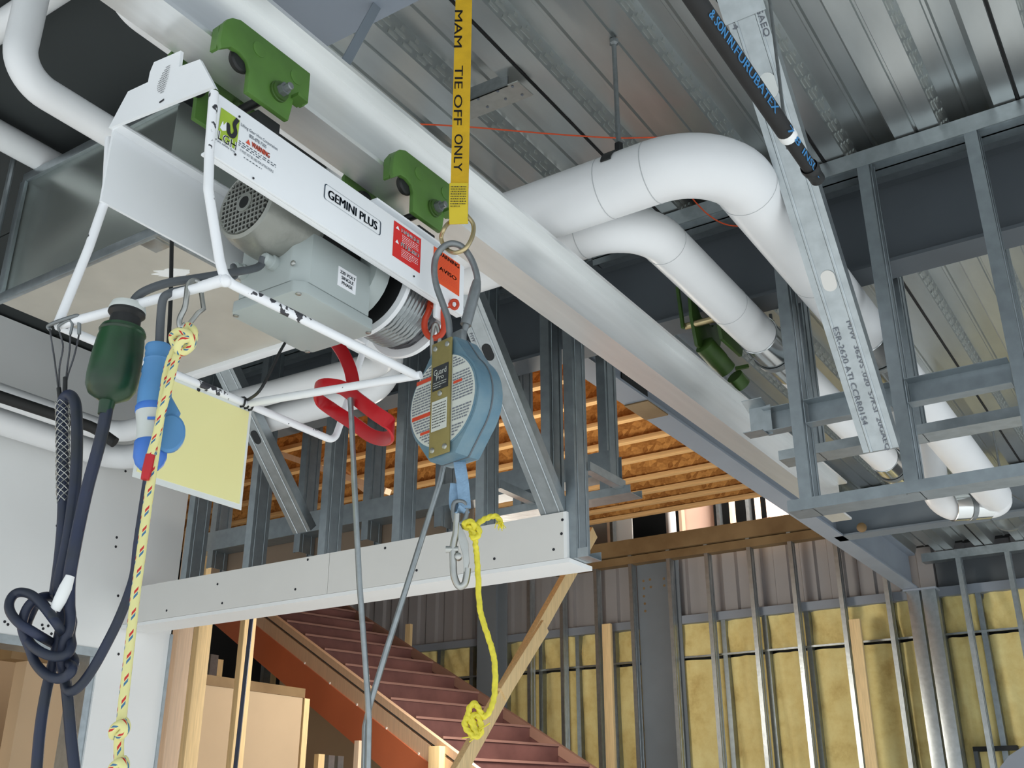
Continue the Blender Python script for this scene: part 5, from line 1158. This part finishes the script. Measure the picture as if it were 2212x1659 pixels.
# blue connector
Fb = 1.375
bp = thing('blue_plug', W(322, 1015, F=Fb), 'blue industrial connector with a round flap, in front of the yellow sheet', 'plug')
p_, q_ = W(342, 745, F=Fb), W(322, 1015, F=Fb); ax = (q_ - p_); L_ = ax.length; ax.normalize(); u_ = L_ / 271
lb = lambda nm, mm, prof, n=28: lat(bp, nm, mm, prof, p_, ax, u_, n)
lb('grip', 'plug_blue', [(14, 0), (24, 2), (26, 8), (24, 14), (25, 22), (24, 28), (27, 36), (25, 40), (29, 60), (28, 70), (31, 84), (33, 110), (33, 138)])
lb('collar', 'plug_blue2', [(33, 136), (35.5, 140), (35.5, 150), (33, 152)])
lb('socket', 'plug_grey', [(34, 150), (33, 160), (30, 175), (29, 200), (30, 214)])
lb('plug_end', 'plug_blue2', [(30, 212), (32, 216), (32, 245), (27, 260), (18, 270)])
fo = W(368, 930, F=Fb - .01); g = G(); g.lathe(fo, (-FWD - RIGHT * -.25).normalized(), [(24 * u_, -.008), (29 * u_, -.004), (29.5 * u_, .003), (26 * u_, .006)], 28); fo_ = put('flap', g, M['plug_blue'], bp, smooth=40)
fo_.scale = (1, 1, 1.35); fo_.location.z -= .012
g = G(); q = [W(u, v, F=Fb - .006) for u, v in ((352, 858), (366, 850), (388, 890), (380, 905), (355, 900))]
g.add([p - FWD * .005 for p in q] + [p + FWD * .008 for p in q], [(4, 3, 2, 1, 0), (5, 6, 7, 8, 9)] + [(i, (i + 1) % 5, 5 + (i + 1) % 5, 5 + i) for i in range(5)]); put('flap_hinge', g, M['plug_blue'], bp, bevel=.002)
g = G(); g.obox(W(328, 903, F=Fb - u_ * 32), RIGHT * .006, FWD * .0008, UP * .002); put('slot', g, M['plug_blue2'], bp)
lead = thing('control_lead', W(340, 745, F=Fb), 'grey lead running from the control box over the guard bar to the blue connector', 'cable')
gl1 = W(528, 589, y=by0) * K; gl2 = W(593, 570, y=by0) * K
put('lead', G().tube(spline([gl1 + V((0, -.026, 0)), W(505, 597, F=1.55), W(455, 612, F=1.45), W(400, 625, F=1.385), W(366, 634, F=1.36), W(352, 648, F=1.36), W(347, 690, F=1.37), W(344, 750, F=Fb)], 8), .0062, 12), M['lead'], lead, smooth=60)
lead2 = thing('control_lead', W(300, 640, F=1.40), 'thick grey lead curving from the control box into the top of the green connector', 'cable')
put('lead', G().tube(spline([gl2 + V((0, -.026, 0)), W(555, 578, F=1.58), W(480, 592, F=1.48), W(420, 602, F=1.42), W(360, 612, F=1.40), W(315, 628, F=1.395), W(293, 645, F=1.398), W(283, 668, F=Fg)], 8), .0068, 12), M['lead'], lead2, smooth=60)
c3_ = thing('power_cable', W(150, 1490, F=1.42), 'dark cable from the blue connector sweeping down into the knot', 'cable')
pts = [W(323, 1010, F=Fb), W(318, 1045, F=1.385), W(308, 1110, F=1.39), W(298, 1180, F=1.395), kz(1150, 0, 1.40), kz(1090, 200, 1.40), kz(1000, 420, 1.405), kz(900, 620, 1.41), kz(800, 800, 1.415), kz(700, 940, 1.42), kz(625, 1000, 1.425), kz(575, 990, 1.43), kz(560, 900, 1.432), kz(600, 830, 1.428), kz(635, 760, 1.43), kz(605, 700, 1.46), kz(560, 720, 1.465), kz(620, 810, 1.41), kz(560, 880, 1.41), kz(480, 895, 1.415), kz(390, 860, 1.42), kz(300, 760, 1.43), kz(255, 640, 1.43), kz(205, 520, 1.42), kz(190, 420, 1.42), kz(235, 290, 1.42), kz(320, 215, 1.425), kz(440, 200, 1.46), kz(560, 290, 1.465), kz(615, 400, 1.46), kz(600, 520, 1.45), kz(610, 620, 1.42), kz(570, 690, 1.41), kz(480, 710, 1.41), kz(370, 680, 1.412), kz(270, 610, 1.42), kz(225, 520, 1.43), kz(240, 400, 1.45), kz(330, 240, 1.44), kz(420, 330, 1.41), kz(500, 450, 1.408)]
put('cable', G().tube(spline(pts, 6), .0066, **CABLE), M['cable'], c3_, smooth=60)
pts = [kz(560, 640, 1.46), kz(460, 600, 1.455), kz(370, 550, 1.42), kz(270, 490, 1.405), kz(160, 420, 1.405), kz(90, 330, 1.41), kz(80, 250, 1.415), kz(120, 180, 1.42), kz(190, 160, 1.42), kz(280, 190, 1.415), kz(370, 280, 1.41), kz(440, 370, 1.408), kz(505, 460, 1.41), kz(560, 560, 1.46)]
put('cable_loop', G().tube(spline(pts, 6), .0064, **CABLE), M['cable'], c3_, smooth=60)
